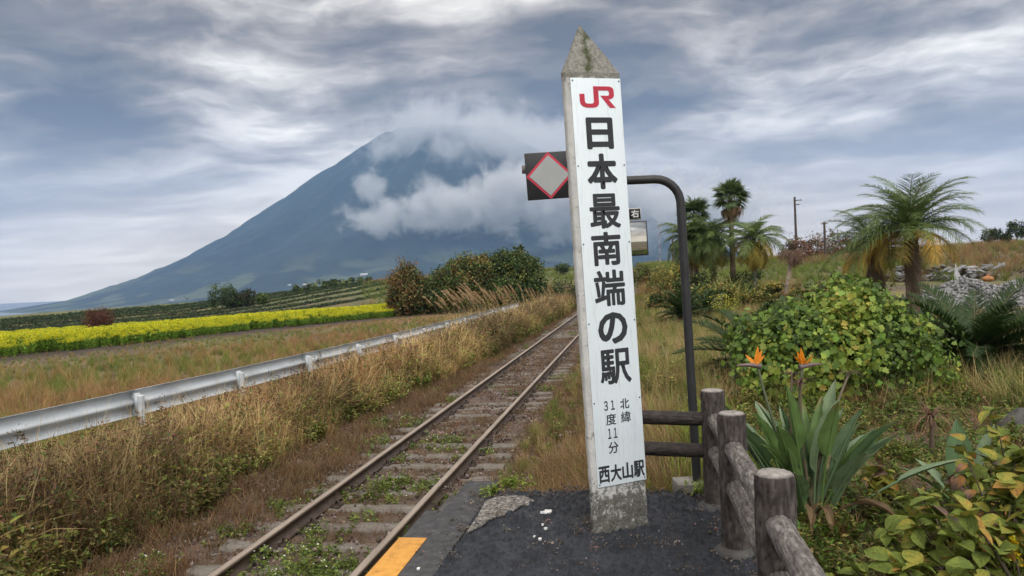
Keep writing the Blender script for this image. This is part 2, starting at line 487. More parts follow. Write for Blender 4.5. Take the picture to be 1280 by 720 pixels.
# field of oilseed rape: a strip beyond the guardrail
FU = np.array([0.489, 0.872]); FN = np.array([-0.872, 0.489]); F0 = np.array([-18.6, 30.4])
def field_uv(x, y):
    dx, dy = x - F0[0], y - F0[1]
    return dx * FU[0] + dy * FU[1], dx * FN[0] + dy * FN[1]
def build_ground():
    rad = np.concatenate([[0.0], np.geomspace(0.5, 9000, 230)])
    na = 480
    an = np.linspace(0, 2 * math.pi, na, endpoint=False)
    RR, AA = np.meshgrid(rad, an, indexing='ij')
    X, Y = RR * np.sin(AA), RR * np.cos(AA)
    s, o = to_so(X, Y)
    Z = ground_z(X, Y)
    # the platform block stands on the low ground
    n1 = fbm(X * 0.35, Y * 0.35, 0, 21, 4); n2 = fbm(X * 1.7, Y * 1.7, 0, 31, 4); n3 = fbm(X * 0.02, Y * 0.02, 0, 41, 3)
    C = C_DIRT[None, None] * np.ones(X.shape + (1,))
    def blend(C, c, w): return C * (1 - w[..., None]) + np.asarray(c) * w[..., None]
    C = blend(C, C_GRN, sstep(0.42, 0.62, n1) * 0.8)
    C = blend(C, C_STRAW, sstep(0.5, 0.7, n2) * 0.6)
    C = blend(C, C_RUST, sstep(0.5, 0.72, fbm(X * 0.12, Y * 0.12, 0, 77, 3)) * 0.6 * sstep(-6.5, -8, o))
    bed = sstep(-5.2, -4.4, o) * sstep(-0.4, -1.6, o)
    C = blend(C, np.array(lin(90, 76, 68)), bed * 0.9)
    u, v = field_uv(X, Y)
    C = blend(C, C_SOIL, sstep(-3.5, -1.5, v) * sstep(33, 30, v) * sstep(45, 38, u) * sstep(4, 9, RR))
    C = blend(C, np.array(lin(96, 104, 62)), sstep(90, 120, RR) * 0.7)
    g = Geo()
    i = np.arange(len(rad) - 1)[:, None]; j = np.arange(na)[None]; j2 = (j + 1) % na
    F = np.stack([i * na + j, i * na + j2, (i + 1) * na + j2, (i + 1) * na + j], -1).reshape(-1, 4)
    g.add(np.stack([X, Y, Z], -1).reshape(-1, 3), F[:, ::-1], C.reshape(-1, 3))
    me = g.mesh('ground', colmat('earth', 0.95, 14, 0.03, 0.8, 0.3), True)
    struct(link('ground', me))
build_ground()

def build_sea():
    m, nt, b, out = new_mat('sea_water')
    b.inputs['Base Color'].default_value = (0.10, 0.13, 0.15, 1); b.inputs['Roughness'].default_value = 0.25
    bump(nt, b, tnoise(nt, 0.05, 5, 0.6), 0.6, 1.5)
    g = Geo(); n = 24
    xs = np.linspace(-7000, 5500, n); ys = np.linspace(-2000, 7300, n)
    X, Y = np.meshgrid(xs, ys)
    i = np.arange(n - 1)[:, None]; j = np.arange(n - 1)[None]
    F = np.stack([i * n + j, i * n + j + 1, (i + 1) * n + j + 1, (i + 1) * n + j], -1).reshape(-1, 4)
    g.add(np.stack([X, Y, X * 0 + SEA_Z], -1).reshape(-1, 3), F)
    struct(link('sea', g.mesh('sea', m)))
build_sea()

M_DIST = 4500.0
M_C = at_y(563, 348, M_DIST)
_mr = np.array([0, 75, 180, 353, 564, 812, 1058, 1286, 1506, 1713, 1860, 2008, 2300, 2700])
_mh = np.array([908, 904, 892, 856, 713, 562, 393, 246, 138, 58, 18, -28, -64, -66])
def mountain_z(dx, dy):
    r = np.hypot(dx, dy); a = np.arctan2(dy, dx)
    h = np.interp(r, _mr, _mh)
    gul = fbm(np.cos(a) * 9 + 5, np.sin(a) * 9 + 5, r / 900.0, 5, 4) - 0.5
    h = h + gul * 120 * sstep(150, 500, r) * sstep(2000, 1200, r)
    h = h + (fbm(dx / 60.0, dy / 60.0, 0, 8, 4) - 0.5) * 22 * sstep(2000, 1700, r)
    return h
def build_mountain():
    rad = np.concatenate([[0.0], np.linspace(25, 2690, 130)]); na = 420
    an = np.linspace(0, 2 * math.pi, na, endpoint=False)
    RR, AA = np.meshgrid(rad, an, indexing='ij')
    X, Y = RR * np.cos(AA), RR * np.sin(AA)
    Z = np.maximum(mountain_z(X, Y), SEA_Z - 2)
    n = fbm(X / 160., Y / 160., 0, 12, 4)[..., None]
    low = sstep(170, -20, Z)[..., None] * sstep(0.5, 0.6, fbm(X / 110., Y / 110., 0, 19, 2))[..., None]
    C = np.array((0.012, 0.023, 0.019)) * (0.1 + 1.8 * n)
    C = C * (1 - low * .7) + np.array((0.10, 0.12, 0.06)) * low * .7
    g = Geo()
    i = np.arange(len(rad) - 1)[:, None]; j = np.arange(na)[None]; j2 = (j + 1) % na
    F = np.stack([i * na + j, i * na + j2, (i + 1) * na + j2, (i + 1) * na + j], -1).reshape(-1, 4)
    g.add(np.stack([X, Y, Z], -1).reshape(-1, 3), F, C.reshape(-1, 3))
    me = g.mesh('mountain', colmat('forest_slopes', 0.95, 0.08, 6.0, 0.8, 0.35), True)
    struct(link('mountain', me, loc=(M_C[0], M_C[1], 0)))
build_mountain()

def cloud(name, label, blobs, density, nscale, seed, lo, hi, fade=1.0, ext=1.25):
    """one cloud: a closed hull with a volume whose density follows soft ellipsoids eaten away by noise"""
    B = np.array([b[0] for b in blobs]); S = np.array([b[1] for b in blobs])
    mn = (B - S * ext).min(0); mx = (B + S * ext).max(0); c = (mn + mx) / 2
    g = Geo(); g.box((0, 0, 0), mx - mn)
    m = bpy.data.materials.new(name + '_vapour'); m.use_nodes = True
    nt = m.node_tree; nt.nodes.clear(); N, L = nt.nodes, nt.links
    out = N.new('ShaderNodeOutputMaterial'); pv = N.new('ShaderNodeVolumePrincipled')
    L.new(pv.outputs[0], out.inputs['Volume'])
    pv.inputs['Color'].default_value = (0.955, 0.975, 1.0, 1); pv.inputs['Anisotropy'].default_value = 0.2
    tc = N.new('ShaderNodeTexCoord')
    def M(op, a, b=None, clamp=False):
        n = N.new('ShaderNodeMath'); n.operation = op; n.use_clamp = clamp
        for i, v in enumerate((a, b)):
            if v is None: continue
            if hasattr(v, 'links'): L.new(v, n.inputs[i])
            else: n.inputs[i].default_value = v
        return n.outputs[0]
    tot = None
    for b, sz in zip(B, S):
        mp = N.new('ShaderNodeMapping'); mp.vector_type = 'POINT'
        mp.inputs['Scale'].default_value = tuple(1 / sz); mp.inputs['Location'].default_value = tuple(-(b - c) / sz)
        L.new(tc.outputs['Object'], mp.inputs[0])
        ln = N.new('ShaderNodeVectorMath'); ln.operation = 'LENGTH'; L.new(mp.outputs[0], ln.inputs[0])
        f = M('SUBTRACT', 1.0, ln.outputs['Value'], False)
        tot = f if tot is None else M('MAXIMUM', tot, f)
    n1 = N.new('ShaderNodeTexNoise'); n1.inputs['Scale'].default_value = nscale; n1.inputs['Detail'].default_value = 8
    n1.inputs['Roughness'].default_value = 0.62; n1.inputs['Distortion'].default_value = 0.2
    mp = N.new('ShaderNodeMapping'); mp.inputs['Location'].default_value = (seed * 13.1, seed * 7.3, 0)
    L.new(tc.outputs['Object'], mp.inputs[0]); L.new(mp.outputs[0], n1.inputs['Vector'])
    v = M('ADD', tot, M('MULTIPLY', M('SUBTRACT', n1.outputs['Fac'], 0.5), 2.1 * fade))
    mr = N.new('ShaderNodeMapRange'); mr.interpolation_type = 'SMOOTHSTEP'
    mr.inputs['From Min'].default_value = lo; mr.inputs['From Max'].default_value = hi
    mr.inputs['To Max'].default_value = density; L.new(v, mr.inputs['Value'])
    L.new(mr.outputs[0], pv.inputs['Density'])
    m.volume_intersection_method if hasattr(m, 'volume_intersection_method') else None
    try: m.cycles.volume_step_rate = 0.45
    except Exception: pass
    o = link(name, g.mesh(name, m), loc=tuple(c))
    return tag(o, label, 'cloud')
def px_blob(x, y, D, rx, ry, rd):
    k = D / F_PX
    return (at_y(x, y, D), np.array([rx * k, rd, ry * k]))
cloud('cloud', 'white cumulus bank hanging across the lower mountain slope',
      [px_blob(480, 272, 2950, 55, 26, 120), px_blob(560, 260, 2950, 85, 38, 160), px_blob(640, 246, 2950, 85, 52, 190), px_blob(735, 252, 2950, 105, 58, 200), px_blob(850, 262, 2950, 120, 52, 170), px_blob(462, 236, 3000, 22, 26, 60), px_blob(660, 222, 2950, 40, 30, 100)],
      0.016, 0.0105, 1, 0.10, 0.65, 1.35)
cloud('cloud', 'thin grey cloud cap wrapped around the mountain summit',
      [px_blob(545, 163, 4000, 88, 36, 480), px_blob(610, 185, 3900, 105, 52, 480), px_blob(497, 190, 3900, 56, 26, 220), px_blob(690, 195, 3900, 80, 46, 380)],
      0.0052, 0.0070, 4, 0.02, 0.76, 1.35)

# ------------------------------------------------------------------ platform
def build_platform():
    M_ASPH, nt, b, out = new_mat('worn_asphalt')
    f = tnoise(nt, 5, 6, 0.6); f5 = tnoise(nt, 38, 6, 0.7); c1 = mixn(nt, ramp(nt, f, [(0.3, (0.018, 0.0215, 0.029)), (0.7, (0.043, 0.049, 0.062))]), ramp(nt, f5, [(0.3, (0.45,) * 3), (0.7, (1.6,) * 3)]), 1.0, 'MULTIPLY')
    chips = ramp(nt, tvor(nt, 55, out='Distance'), [(0.07, (1, 1, 1)), (0.13, (0, 0, 0))])
    sel = ramp(nt, tnoise(nt, 90, 2, 0.5), [(0.60, (0, 0, 0)), (0.66, (1, 1, 1))])
    nt.links.new(mixn(nt, c1, (0.20, 0.20, 0.20), mixn(nt, chips, sel, 1.0, 'MULTIPLY')), b.inputs['Base Color'])
    b.inputs['Roughness'].default_value = 0.62; b.inputs['Specular IOR Level'].default_value = 0.45
    bump(nt, b, tnoise(nt, 60, 6, 0.75), 1.0, 0.02)
    M_SLAB = noisy('concrete_slab', [(0.25, (0.026, 0.027, 0.031)), (0.5, (0.052, 0.053, 0.056)), (0.68, (0.085, 0.085, 0.086)), (0.8, (0.16, 0.16, 0.155))], 16, 0.8, 0.008, 0.8, detail=9, bscale=60)
    M_CONC = noisy('platform_concrete', [(0.3, (0.09, 0.085, 0.08)), (0.7, (0.2, 0.19, 0.18))], 5, 0.9, 0.01, 0.5)
    M_AGG, nt, b, out = new_mat('exposed_aggregate')
    vc = tvor(nt, 75, out='Color')
    bw = nt.nodes.new('ShaderNodeRGBToBW'); nt.links.new(vc, bw.inputs[0])
    nt.links.new(ramp(nt, bw.outputs[0], [(0.2, (0.07, 0.065, 0.06)), (0.6, (0.17, 0.155, 0.14)), (0.85, (0.34, 0.32, 0.29))]), b.inputs['Base Color'])
    b.inputs['Roughness'].default_value = 0.85
    bump(nt, b, tvor(nt, 75), 0.9, 0.01)
    M_YEL = noisy('yellow_paint', [(0.28, (0.10, 0.07, 0.04)), (0.33, (0.46, 0.21, 0.04)), (0.48, (0.58, 0.28, 0.05)), (0.7, (0.66, 0.33, 0.065))], 22, 0.7, 0.002, 0.4, bscale=90)
    M_DROP = noisy('dried_splash', [(0.3, (0.55, 0.55, 0.55)), (0.7, (0.75, 0.75, 0.74))], 40, 0.9, 0.001, 0.3)
    EDGE, LINE, END, RIGHT, BACK = -1.388, -1.04, 4.92, 0.66, -9.0
    root = thing('station_platform', 'worn dark asphalt station platform with concrete edge slabs', 'platform', trk(0, 0, 0), -TH)
    del root['category']; del root['label']; root['kind'] = 'structure'
    g = Geo(); g.box((( EDGE + 0.05 + RIGHT) / 2, (BACK + END - 0.03) / 2, -0.55), (RIGHT - EDGE - 0.05, END - 0.03 - BACK, 1.02))
    link('foundation', g.mesh('foundation', M_CONC), root)
    # asphalt sheet, uneven, with a ragged far end
    def sheet(x0, x1, y0, y1, nx, ny, name):
        X, Y = np.meshgrid(np.linspace(x0, x1, nx), np.linspace(y0, y1, ny), indexing='ij')
        Z = 0.006 * (fbm(X * 3, Y * 3, 0, 4, 3) - .5) * 2 + 0.022 * (fbm(X * 22, Y * 22, 0, 6, 2) - .5) + 0.024 * sstep(.55, .85, fbm(X * 45, Y * 45, 0, 16, 2)) - 0.006
        Z = Z - 0.02 * sstep(END - 0.10, END, Y)
        crack = np.abs(X - (-0.02 + 0.05 * (vnoise(Y * 4, Y * 0, 0, 5) - .5) * 2 + (Y - 3.4) * 0.06))
        Z = Z - 0.016 * sstep(0.022, 0.004, crack) * sstep(4.2, 3.9, Y)
        X2 = X + 0.0
        Y2 = Y + np.where(Y > END - 0.001, 0.03 * (vnoise(X * 7, X * 0, 0, 8) - .5), 0)
        edge = (X < x0 + 1e-6)
        X2 = np.where(edge, X2 + 0.012 * (vnoise(Y * 6, Y * 0, 0, 3) - .5), X2)
        i = np.arange(nx - 1)[:, None]; j = np.arange(ny - 1)[None]
        F = np.stack([i * ny + j, (i + 1) * ny + j, (i + 1) * ny + j + 1, i * ny + j + 1], -1).reshape(-1, 4)
        g = Geo(); g.add(np.stack([X2, Y2, Z], -1).reshape(-1, 3), F)
        # skirt
        per = np.concatenate([np.arange(ny), (np.arange(1, nx)) * ny + ny - 1, ((nx - 1) * ny + np.arange(ny)[::-1])[1:], (np.arange(nx)[::-1] * ny)[1:]])
        W = np.stack([X2, Y2, Z], -1).reshape(-1, 3)[per]; W2 = W.copy(); W2[:, 2] = -0.06
        k = len(per); V = np.concatenate([W, W2])
        g.add(V, [[q, (q + 1) % k, k + (q + 1) % k, k + q] for q in range(k - 1)])
        link(name, g.mesh(name, M_ASPH, True), root)
    sheet(LINE, RIGHT, 2.4, END, 260, 390, 'asphalt')
    sheet(LINE, RIGHT, BACK, 2.398, 24, 80, 'asphalt')
    # edge slabs
    ys = [BACK] + list(np.arange(3.945 - 0.6 * 21, 3.95, 0.6))
    ys = [y for y in np.arange(3.945 - 0.6 * 21, 3.96, 0.6)] + [4.46, 5.16]
    for k in range(len(ys) - 1):
        y0, y1 = ys[k] + 0.004, ys[k + 1] - 0.004
        last = k >= len(ys) - 2
        dz = -0.016 if k == len(ys) - 2 else (-0.006 if last else 0.004 * random.uniform(-1, 1))
        g = Geo(); x0 = EDGE + (0.10 if k == len(ys) - 2 else 0.0)
        g.box(((x0 + LINE) / 2, (y0 + y1) / 2, -0.045 + dz), (LINE - x0 - 0.012, y1 - y0, 0.09))
        o = link('paving_slab', g.mesh('paving_slab', M_SLAB), root); bevel(o, 0.005)
        if k < len(ys) - 3:
            g = Geo(); g.box((EDGE + 0.084, (y0 + y1) / 2, dz + 0.003), (0.160, y1 - y0 + 0.006, 0.004))
            q = link('yellow_line', g.mesh('yellow_line', M_YEL), root); bevel(q, 0.0015)
    # patch where the asphalt has worn through
    pts = [at_z(x, y, 0.006) for x, y in ((584, 666), (591, 655), (598, 644), (607, 627), (622, 622), (640, 620), (655, 621), (669, 627), (662, 631), (650, 633), (640, 640), (626, 645), (612, 650), (603, 657))]
    lp = []
    for p in pts:
        s, o = to_so(p[0], p[1]); lp.append((o, s))
    g = Geo(); g.poly(lp, 0.004, 0.0125)
    link('worn_patch', g.mesh('worn_patch', M_AGG), root)
    # white splashes
    for x, y, w in ((684, 639, 10), (677, 640, 4), (678, 655, 3), (682, 660, 4), (671, 671, 4), (675, 673, 4), (668, 670, 3), (523, 710, 4)):
        p = at_z(x, y, 0.01); s, o = to_so(p[0], p[1]); rr = w * p[1] / F_PX / 2
        a = np.linspace(0, 2 * math.pi, 14, endpoint=False); q = rr * (0.7 + 0.6 * rng.random(14))
        g = Geo(); g.poly(list(zip(o + q * np.cos(a), s + 1.5 * q * np.sin(a))), 0.002, 0.0105)
        link('white_splash', g.mesh('white_splash', M_DROP), root)
build_platform()

# ------------------------------------------------------------------ railway track
RAIL_Z = -0.75
def build_track():
    M_RAIL, nt, b, out = new_mat('rail_steel')
    geo = nt.nodes.new('ShaderNodeNewGeometry'); sp = nt.nodes.new('ShaderNodeSeparateXYZ'); nt.links.new(geo.outputs['Normal'], sp.inputs[0])
    rust = ramp(nt, tnoise(nt, 9, 6, 0.65), [(0.3, (0.045, 0.030, 0.022)), (0.7, (0.11, 0.074, 0.054))])
    a = nt.nodes.new('ShaderNodeAttribute'); a.attribute_name = 'Col'
    top = ramp(nt, tnoise(nt, 5, 4, 0.6, stretch=(4, 0.4, 1)), [(0.3, (0.24, 0.19, 0.15)), (0.7, (0.38, 0.32, 0.26))])
    nt.links.new(mixn(nt, rust, top, a.outputs['Fac']), b.inputs['Base Color'])
    b.inputs['Roughness'].default_value = 0.5; b.inputs['Metallic'].default_value = 0.15
    bump(nt, b, tnoise(nt, 60, 5, 0.6), 0.4, 0.004)
    M_SLP = noisy('weathered_sleeper', [(0.3, (0.105, 0.092, 0.080)), (0.6, (0.19, 0.172, 0.152)), (0.8, (0.27, 0.25, 0.225))], 7, 0.92, 0.012, 0.7, stretch=(0.6, 3, 1), bscale=24)
    M_CLIP = noisy('rusty_clip', [(0.3, (0.02, 0.015, 0.013)), (0.7, (0.06, 0.04, 0.03))], 20, 0.7, 0.004, 0.4)
    root = thing('railway_track', 'single railway track with rusty rails on weathered sleepers', 'railway track', trk(0, 0, 0), -TH)
    prof = [(-0.061, -0.135), (0.061, -0.135), (0.061, -0.122), (0.010, -0.108), (0.008, -0.042), (0.032, -0.030), (0.0325, -0.006), (0.026, 0.0), (-0.026, 0.0), (-0.0325, -0.006), (-0.032, -0.030), (-0.008, -0.042), (-0.010, -0.108), (-0.061, -0.122)]
    topc = [0, 0, 0, 0, 0, 0, .55, 1, 1, .55, 0, 0, 0, 0]
    ss = np.concatenate([np.arange(-12, 60, 1.5), np.arange(60, 168, 6)])
    for o in (-2.21, -3.325):
        g = Geo(); n = len(prof)
        V = np.array([[(o + x, s, RAIL_Z + z + float(ground_z(*trk(max(s, 0), -2.7)[:2], False) + 0.92) * (1 if s > 22 else 0)) for x, z in prof] for s in ss])
        C = np.tile(np.repeat(np.array(topc)[:, None], 3, 1)[None], (len(ss), 1, 1))
        i = np.arange(len(ss) - 1)[:, None]; j = np.arange(n)[None]; j2 = (j + 1) % n
        F = np.stack([i * n + j, i * n + j2, (i + 1) * n + j2, (i + 1) * n + j], -1).reshape(-1, 4)
        g.add(V.reshape(-1, 3), F[:, ::-1], C.reshape(-1, 3)); g.add(V[0], [list(range(n))], C[0])
        link('rail', g.mesh('rail', M_RAIL), root)
    slm = []
    for k in range(5):
        r = np.random.default_rng(k); g = Geo()
        nx = 14; X = np.linspace(-1.05, 1.05, nx)
        sec = [(-0.10, -0.12), (-0.105, -0.02), (-0.085, 0.0), (0.0, 0.004), (0.085, 0.0), (0.105, -0.02), (0.10, -0.12)]
        V = np.array([[(x, y + 0.006 * r.normal(), z + 0.006 * r.normal()) for y, z in sec] for x in X]); n = len(sec)
        i = np.arange(nx - 1)[:, None]; j = np.arange(n - 1)[None]
        F = np.stack([i * n + j, i * n + j + 1, (i + 1) * n + j + 1, (i + 1) * n + j], -1).reshape(-1, 4)
        g.add(V.reshape(-1, 3), F[:, ::-1]); g.add(V[0], [list(range(n))]); g.add(V[-1], [list(range(n))[::-1]])
        slm.append(g.mesh('sleeper', M_SLP))
    # fastening: base plate, bolt and spring clip loop
    g = Geo(); g.box((0, 0, 0.008), (0.10, 0.13, 0.016))
    a = np.linspace(-0.4, math.pi + 0.4, 9)
    g.tube(np.stack([0.012 + 0.03 * np.cos(a), 0.0 * a + np.linspace(-0.03, 0.03, 9), 0.03 + 0.03 * np.sin(a)], 1), 0.009, 6)
    g.tube([(0.03, 0, 0.01), (0.03, 0, 0.055)], 0.012, 6)
    clip = g.mesh('fastening', M_CLIP)
    for k, s in enumerate(np.arange(5.59 - 0.55 * 12, 62, 0.55)):
        dz = float(ground_z(*trk(s, -2.7)[:2], False) + 0.92) if s > 22 else 0.0
        o = link('sleeper', slm[k % 5], root, loc=(-2.7675 + random.uniform(-.03, .03), s + random.uniform(-.02, .02), RAIL_Z - 0.137 + dz), rot=(0, 0, random.uniform(-.012, .012)))
        if 1.0 < s < 22:
            for ro in (-2.21, -3.325):
                for sd in (-1, 1):
                    link('fastening', clip, o, loc=(ro + 2.7675 + sd * 0.09, 0, 0.003), rot=(0, 0, 0 if sd > 0 else math.pi))
build_track()

# ------------------------------------------------------------------ guardrail
GR = np.array([(-8, -7.75), (-2, -7.5), (3, -7.3), (7.07, -7.04), (9.0, -6.83), (11.3, -6.60), (15, -6.32), (19.4, -6.08), (24, -5.94), (28.1, -5.86), (34, -5.8)])
def gr_o(s): return np.interp(s, GR[:, 0], GR[:, 1])
def build_guardrail():
    M_G = noisy('galvanised_white', [(0.25, (0.36, 0.39, 0.41)), (0.5, (0.50, 0.54, 0.57)), (0.75, (0.60, 0.64, 0.67))], 2.2, 0.75, 0.003, 0.3, stretch=(1, 1, 3), metal=0.0, spec=0.2)
    M_BLT = noisy('rusted_bolt', [(0.3, (0.10, 0.07, 0.05)), (0.7, (0.25, 0.22, 0.20))], 30, .7, .002, .3)
    root = thing('guardrail', 'long white corrugated steel guardrail running beside the tracks', 'guardrail', trk(8, float(gr_o(8)), -0.9))
    inv = -np.array(root.location)
    prof = np.array([(-0.02, 0.175), (0.0, 0.165), (0.035, 0.125), (0.04, 0.095), (0.035, 0.065), (-0.03, 0.022), (-0.035, 0.0), (-0.03, -0.022), (0.035, -0.065), (0.04, -0.095), (0.035, -0.125), (0.0, -0.165), (-0.02, -0.175)])
    step = 4.4; s0 = 9.0 - 4.4 * 4 + 0.0
    for k in range(10):
        a, b = s0 + k * step, s0 + (k + 1) * step + 0.12
        g = Geo(); S = np.linspace(a, b, 9); n = len(prof)
        V = []
        for t, s in enumerate(S):
            o = gr_o(s); ov = 0.006 if t >= 8 else 0
            V.append([trk(s, o - x - ov, -0.06 + z) + inv for x, z in prof])
        V = np.array(V); i = np.arange(8)[:, None]; j = np.arange(n - 1)[None]
        F = np.stack([i * n + j, i * n + j + 1, (i + 1) * n + j + 1, (i + 1) * n + j], -1).reshape(-1, 4)
        g.add(V.reshape(-1, 3), F)
        o = link('beam', g.mesh('beam', M_G, True), root)
        md = o.modifiers.new('thick', 'SOLIDIFY'); md.thickness = 0.005
        for ds, dz in ((0.03, .095), (0.03, -.095), (.10, .095), (.10, -.095)):
            q = trk(a + ds, gr_o(a + ds) - 0.02, -0.06 + dz) + inv; q2 = trk(a + ds, gr_o(a + ds) - 0.002, -0.06 + dz) + inv
            link('bolt', Geo().tube([q, q2], .016, 8).mesh('bolt', M_BLT), o)
    for s in np.arange(9.0 - 2.2 * 6, 34, 2.2):
        p = trk(s, gr_o(s) + 0.095, 0); gz = float(ground_z(p[0], p[1], False))
        g = Geo(); g.tube([p + inv + np.array([0, 0, gz - 0.3]), p + inv + np.array([0, 0, 0.035])], 0.046, 14)
        g.tube([p + inv + np.array([0, 0, 0.034]), p + inv + np.array([0, 0, 0.044])], [0.046, 0.03], 14)
        q = link('post', g.mesh('post', M_G, True), root)
        g = Geo(); pb = trk(s, gr_o(s) + 0.045, -0.06)
        g.box(pb + inv, (0.06, 0.07, 0.26), rot=np.array(Matrix.Rotation(-TH, 3, 'Z')))
        link('bracket', g.mesh('bracket', M_G), q)
build_guardrail()

# ------------------------------------------------------------------ lettering
def glyph(body, w, h, fat=0.0, depth=0.0008):
    """characters as a flat raised print with rounded strokes, the ink box centred on 0,0 and w x h metres"""
    cu = bpy.data.curves.new('glyph', 'FONT'); cu.body = body; cu.size = 1.0
    cu.resolution_u = 3
    ob = bpy.data.objects.new('glyph', cu); COL.objects.link(ob)
    dg = bpy.context.evaluated_depsgraph_get(); dg.update()
    me = bpy.data.meshes.new_from_object(ob.evaluated_get(dg))
    bpy.data.objects.remove(ob); bpy.data.curves.remove(cu)
    co = np.array([v.co[:] for v in me.vertices], float); tris = [list(p.vertices) for p in me.polygons]
    bpy.data.meshes.remove(me)
    mn, mx = co.min(0), co.max(0)
    iw, ih = w - 2 * fat, h - 2 * fat
    x = (co[:, 0] - (mn[0] + mx[0]) / 2) / max(mx[0] - mn[0], 1e-6) * iw
    y = (co[:, 1] - (mn[1] + mx[1]) / 2) / max(mx[1] - mn[1], 1e-6) * ih
    g = Geo(); T = [t for t in tris if len(t) == 3]; Q = [t for t in tris if len(t) == 4]
    k = 12 if fat > 0.003 else 8
    for i in range(k + 1):
        a = 2 * math.pi * i / k; r = fat if i < k else 0.0
        V = np.stack([x + r * math.cos(a), y + r * math.sin(a), np.full(len(x), 2.5e-5 * i)], 1)
        if T: g.add(V, T)
        if Q: g.add(V, Q)
    return g.mesh('glyph')

# ------------------------------------------------------------------ station signpost
def build_signpost():
    bl, br = at_z(744, 667, 0.0), at_z(812, 655, 0.0)
    yaw = math.atan2(br[1] - bl[1], br[0] - bl[0])
    W, T, Htop = 0.343, 0.046, 2.545
    root = thing('station_signpost', 'tall white signpost with pointed mossy top and vertical black Japanese lettering', 'signpost', bl)
    root.rotation_euler = Matrix.Rotation(yaw, 3, 'Z').to_euler()
    lean = math.radians(-1.62)
    root.matrix_world = Matrix.Translation(tuple(bl)) @ Matrix.Rotation(yaw, 4, 'Z') @ Matrix.Rotation(lean, 4, 'Y')
    # local: x across the face, y into the post, z up
    M_P, nt, b, out = new_mat('weathered_white_concrete')
    tc = nt.nodes.new('ShaderNodeTexCoord'); sp = nt.nodes.new('ShaderNodeSeparateXYZ'); nt.links.new(tc.outputs['Object'], sp.inputs[0])
    f1 = tnoise(nt, 16, 8, 0.7); f2 = tnoise(nt, 55, 6, 0.7); f3 = tnoise(nt, 9, 5, 0.6)
    base = ramp(nt, f3, [(0.3, (0.44, 0.44, 0.43)), (0.7, (0.62, 0.62, 0.60))])
    # lichen blotches: thick near the foot and on the cap, thin specks elsewhere
    def mth(op, a, bb, clamp=False):
        n = nt.nodes.new('ShaderNodeMath'); n.operation = op; n.use_clamp = clamp
        for i, v in enumerate((a, bb)):
            if hasattr(v, 'links'): nt.links.new(v, n.inputs[i])
            else: n.inputs[i].default_value = v
        return n.outputs[0]
    mrf = nt.nodes.new('ShaderNodeMapRange'); mrf.inputs['From Min'].default_value = 0.34; mrf.inputs['From Max'].default_value = 0.12
    mrf.inputs['To Min'].default_value = 0.0; mrf.inputs['To Max'].default_value = 0.15; nt.links.new(sp.outputs[2], mrf.inputs['Value'])
    mrc = nt.nodes.new('ShaderNodeMapRange'); mrc.inputs['From Min'].default_value = 2.44; mrc.inputs['From Max'].default_value = 2.56
    mrc.inputs['To Min'].default_value = 0.0; mrc.inputs['To Max'].default_value = 0.18; nt.links.new(sp.outputs[2], mrc.inputs['Value'])
    blot = mth('ADD', mth('ADD', mth('MULTIPLY', f1, 0.6), mth('MULTIPLY', f2, 0.4)), mth('ADD', mrf.outputs[0], mrc.outputs[0]))
    dirt = ramp(nt, blot, [(0.545, (0, 0, 0)), (0.63, (1, 1, 1))])
    dcol = ramp(nt, f2, [(0.35, (0.035, 0.035, 0.028)), (0.55, (0.13, 0.125, 0.105)), (0.75, (0.26, 0.25, 0.215))])
    c = mixn(nt, base, dcol, dirt)
    # grey bare concrete on the cap with a streak of moss
    capm = nt.nodes.new('ShaderNodeMapRange'); capm.inputs['From Min'].default_value = 2.50; capm.inputs['From Max'].default_value = 2.55; nt.links.new(sp.outputs[2], capm.inputs['Value'])
    capc = ramp(nt, f2, [(0.3, (0.11, 0.11, 0.10)), (0.5, (0.23, 0.225, 0.20)), (0.72, (0.36, 0.35, 0.32))])
    c = mixn(nt, c, capc, capm.outputs[0])
    mx = mth('ABSOLUTE', mth('SUBTRACT', sp.outputs[0], 0.15), 0.0)
    mm = nt.nodes.new('ShaderNodeMapRange'); mm.inputs['From Min'].default_value = 0.10; mm.inputs['From Max'].default_value = 0.0
    mm.inputs['To Max'].default_value = 0.30; nt.links.new(mx, mm.inputs['Value'])
    moss = ramp(nt, mth('ADD', mth('MULTIPLY', mm.outputs[0], capm.outputs[0]), mth('MULTIPLY', f1, 0.7)), [(0.55, (0, 0, 0)), (0.68, (1, 1, 1))])
    c = mixn(nt, c, (0.055, 0.066, 0.025), moss)
    nt.links.new(c, b.inputs['Base Color']); b.inputs['Roughness'].default_value = 0.9
    bump(nt, b, f2, 0.6, 0.006)
    g = Geo()
    nz = 60; zs = np.concatenate([np.linspace(-0.05, Htop, nz)])
    rr = np.random.default_rng(3); ch = 0.006
    outl = [(ch, 0), (W - ch, 0), (W, ch), (W, T - ch), (W - ch, T), (ch, T), (0, T - ch), (0, ch)]
    V = np.array([[(x + 0.0012 * rr.normal(), y + 0.0012 * rr.normal(), z) for x, y in outl] for z in zs])
    # chipped right edge near the foot
    for q, z in enumerate(zs):
        if 0.03 < z < 0.24: V[q, 1:4, 0] -= 0.008 * rr.random(); 
    n = 8; i = np.arange(nz - 1)[:, None]; j = np.arange(n)[None]; j2 = (j + 1) % n
    g.add(V.reshape(-1, 3), np.stack([i * n + j, i * n + j2, (i + 1) * n + j2, (i + 1) * n + j], -1).reshape(-1, 4))
    link('post', g.mesh('post', M_P), root)
    g = Geo(); a = np.array([0.125, T * 0.55, 2.812]); ring = V[-1]
    K = 6; prev = ring; idx0 = None; allV = [ring]
    for k in range(1, K + 1):
        t = k / K; allV.append(ring * (1 - t) + a * t + 0.0012 * rr.normal(size=(8, 3)) * (t < 1))
    allV = np.array(allV)
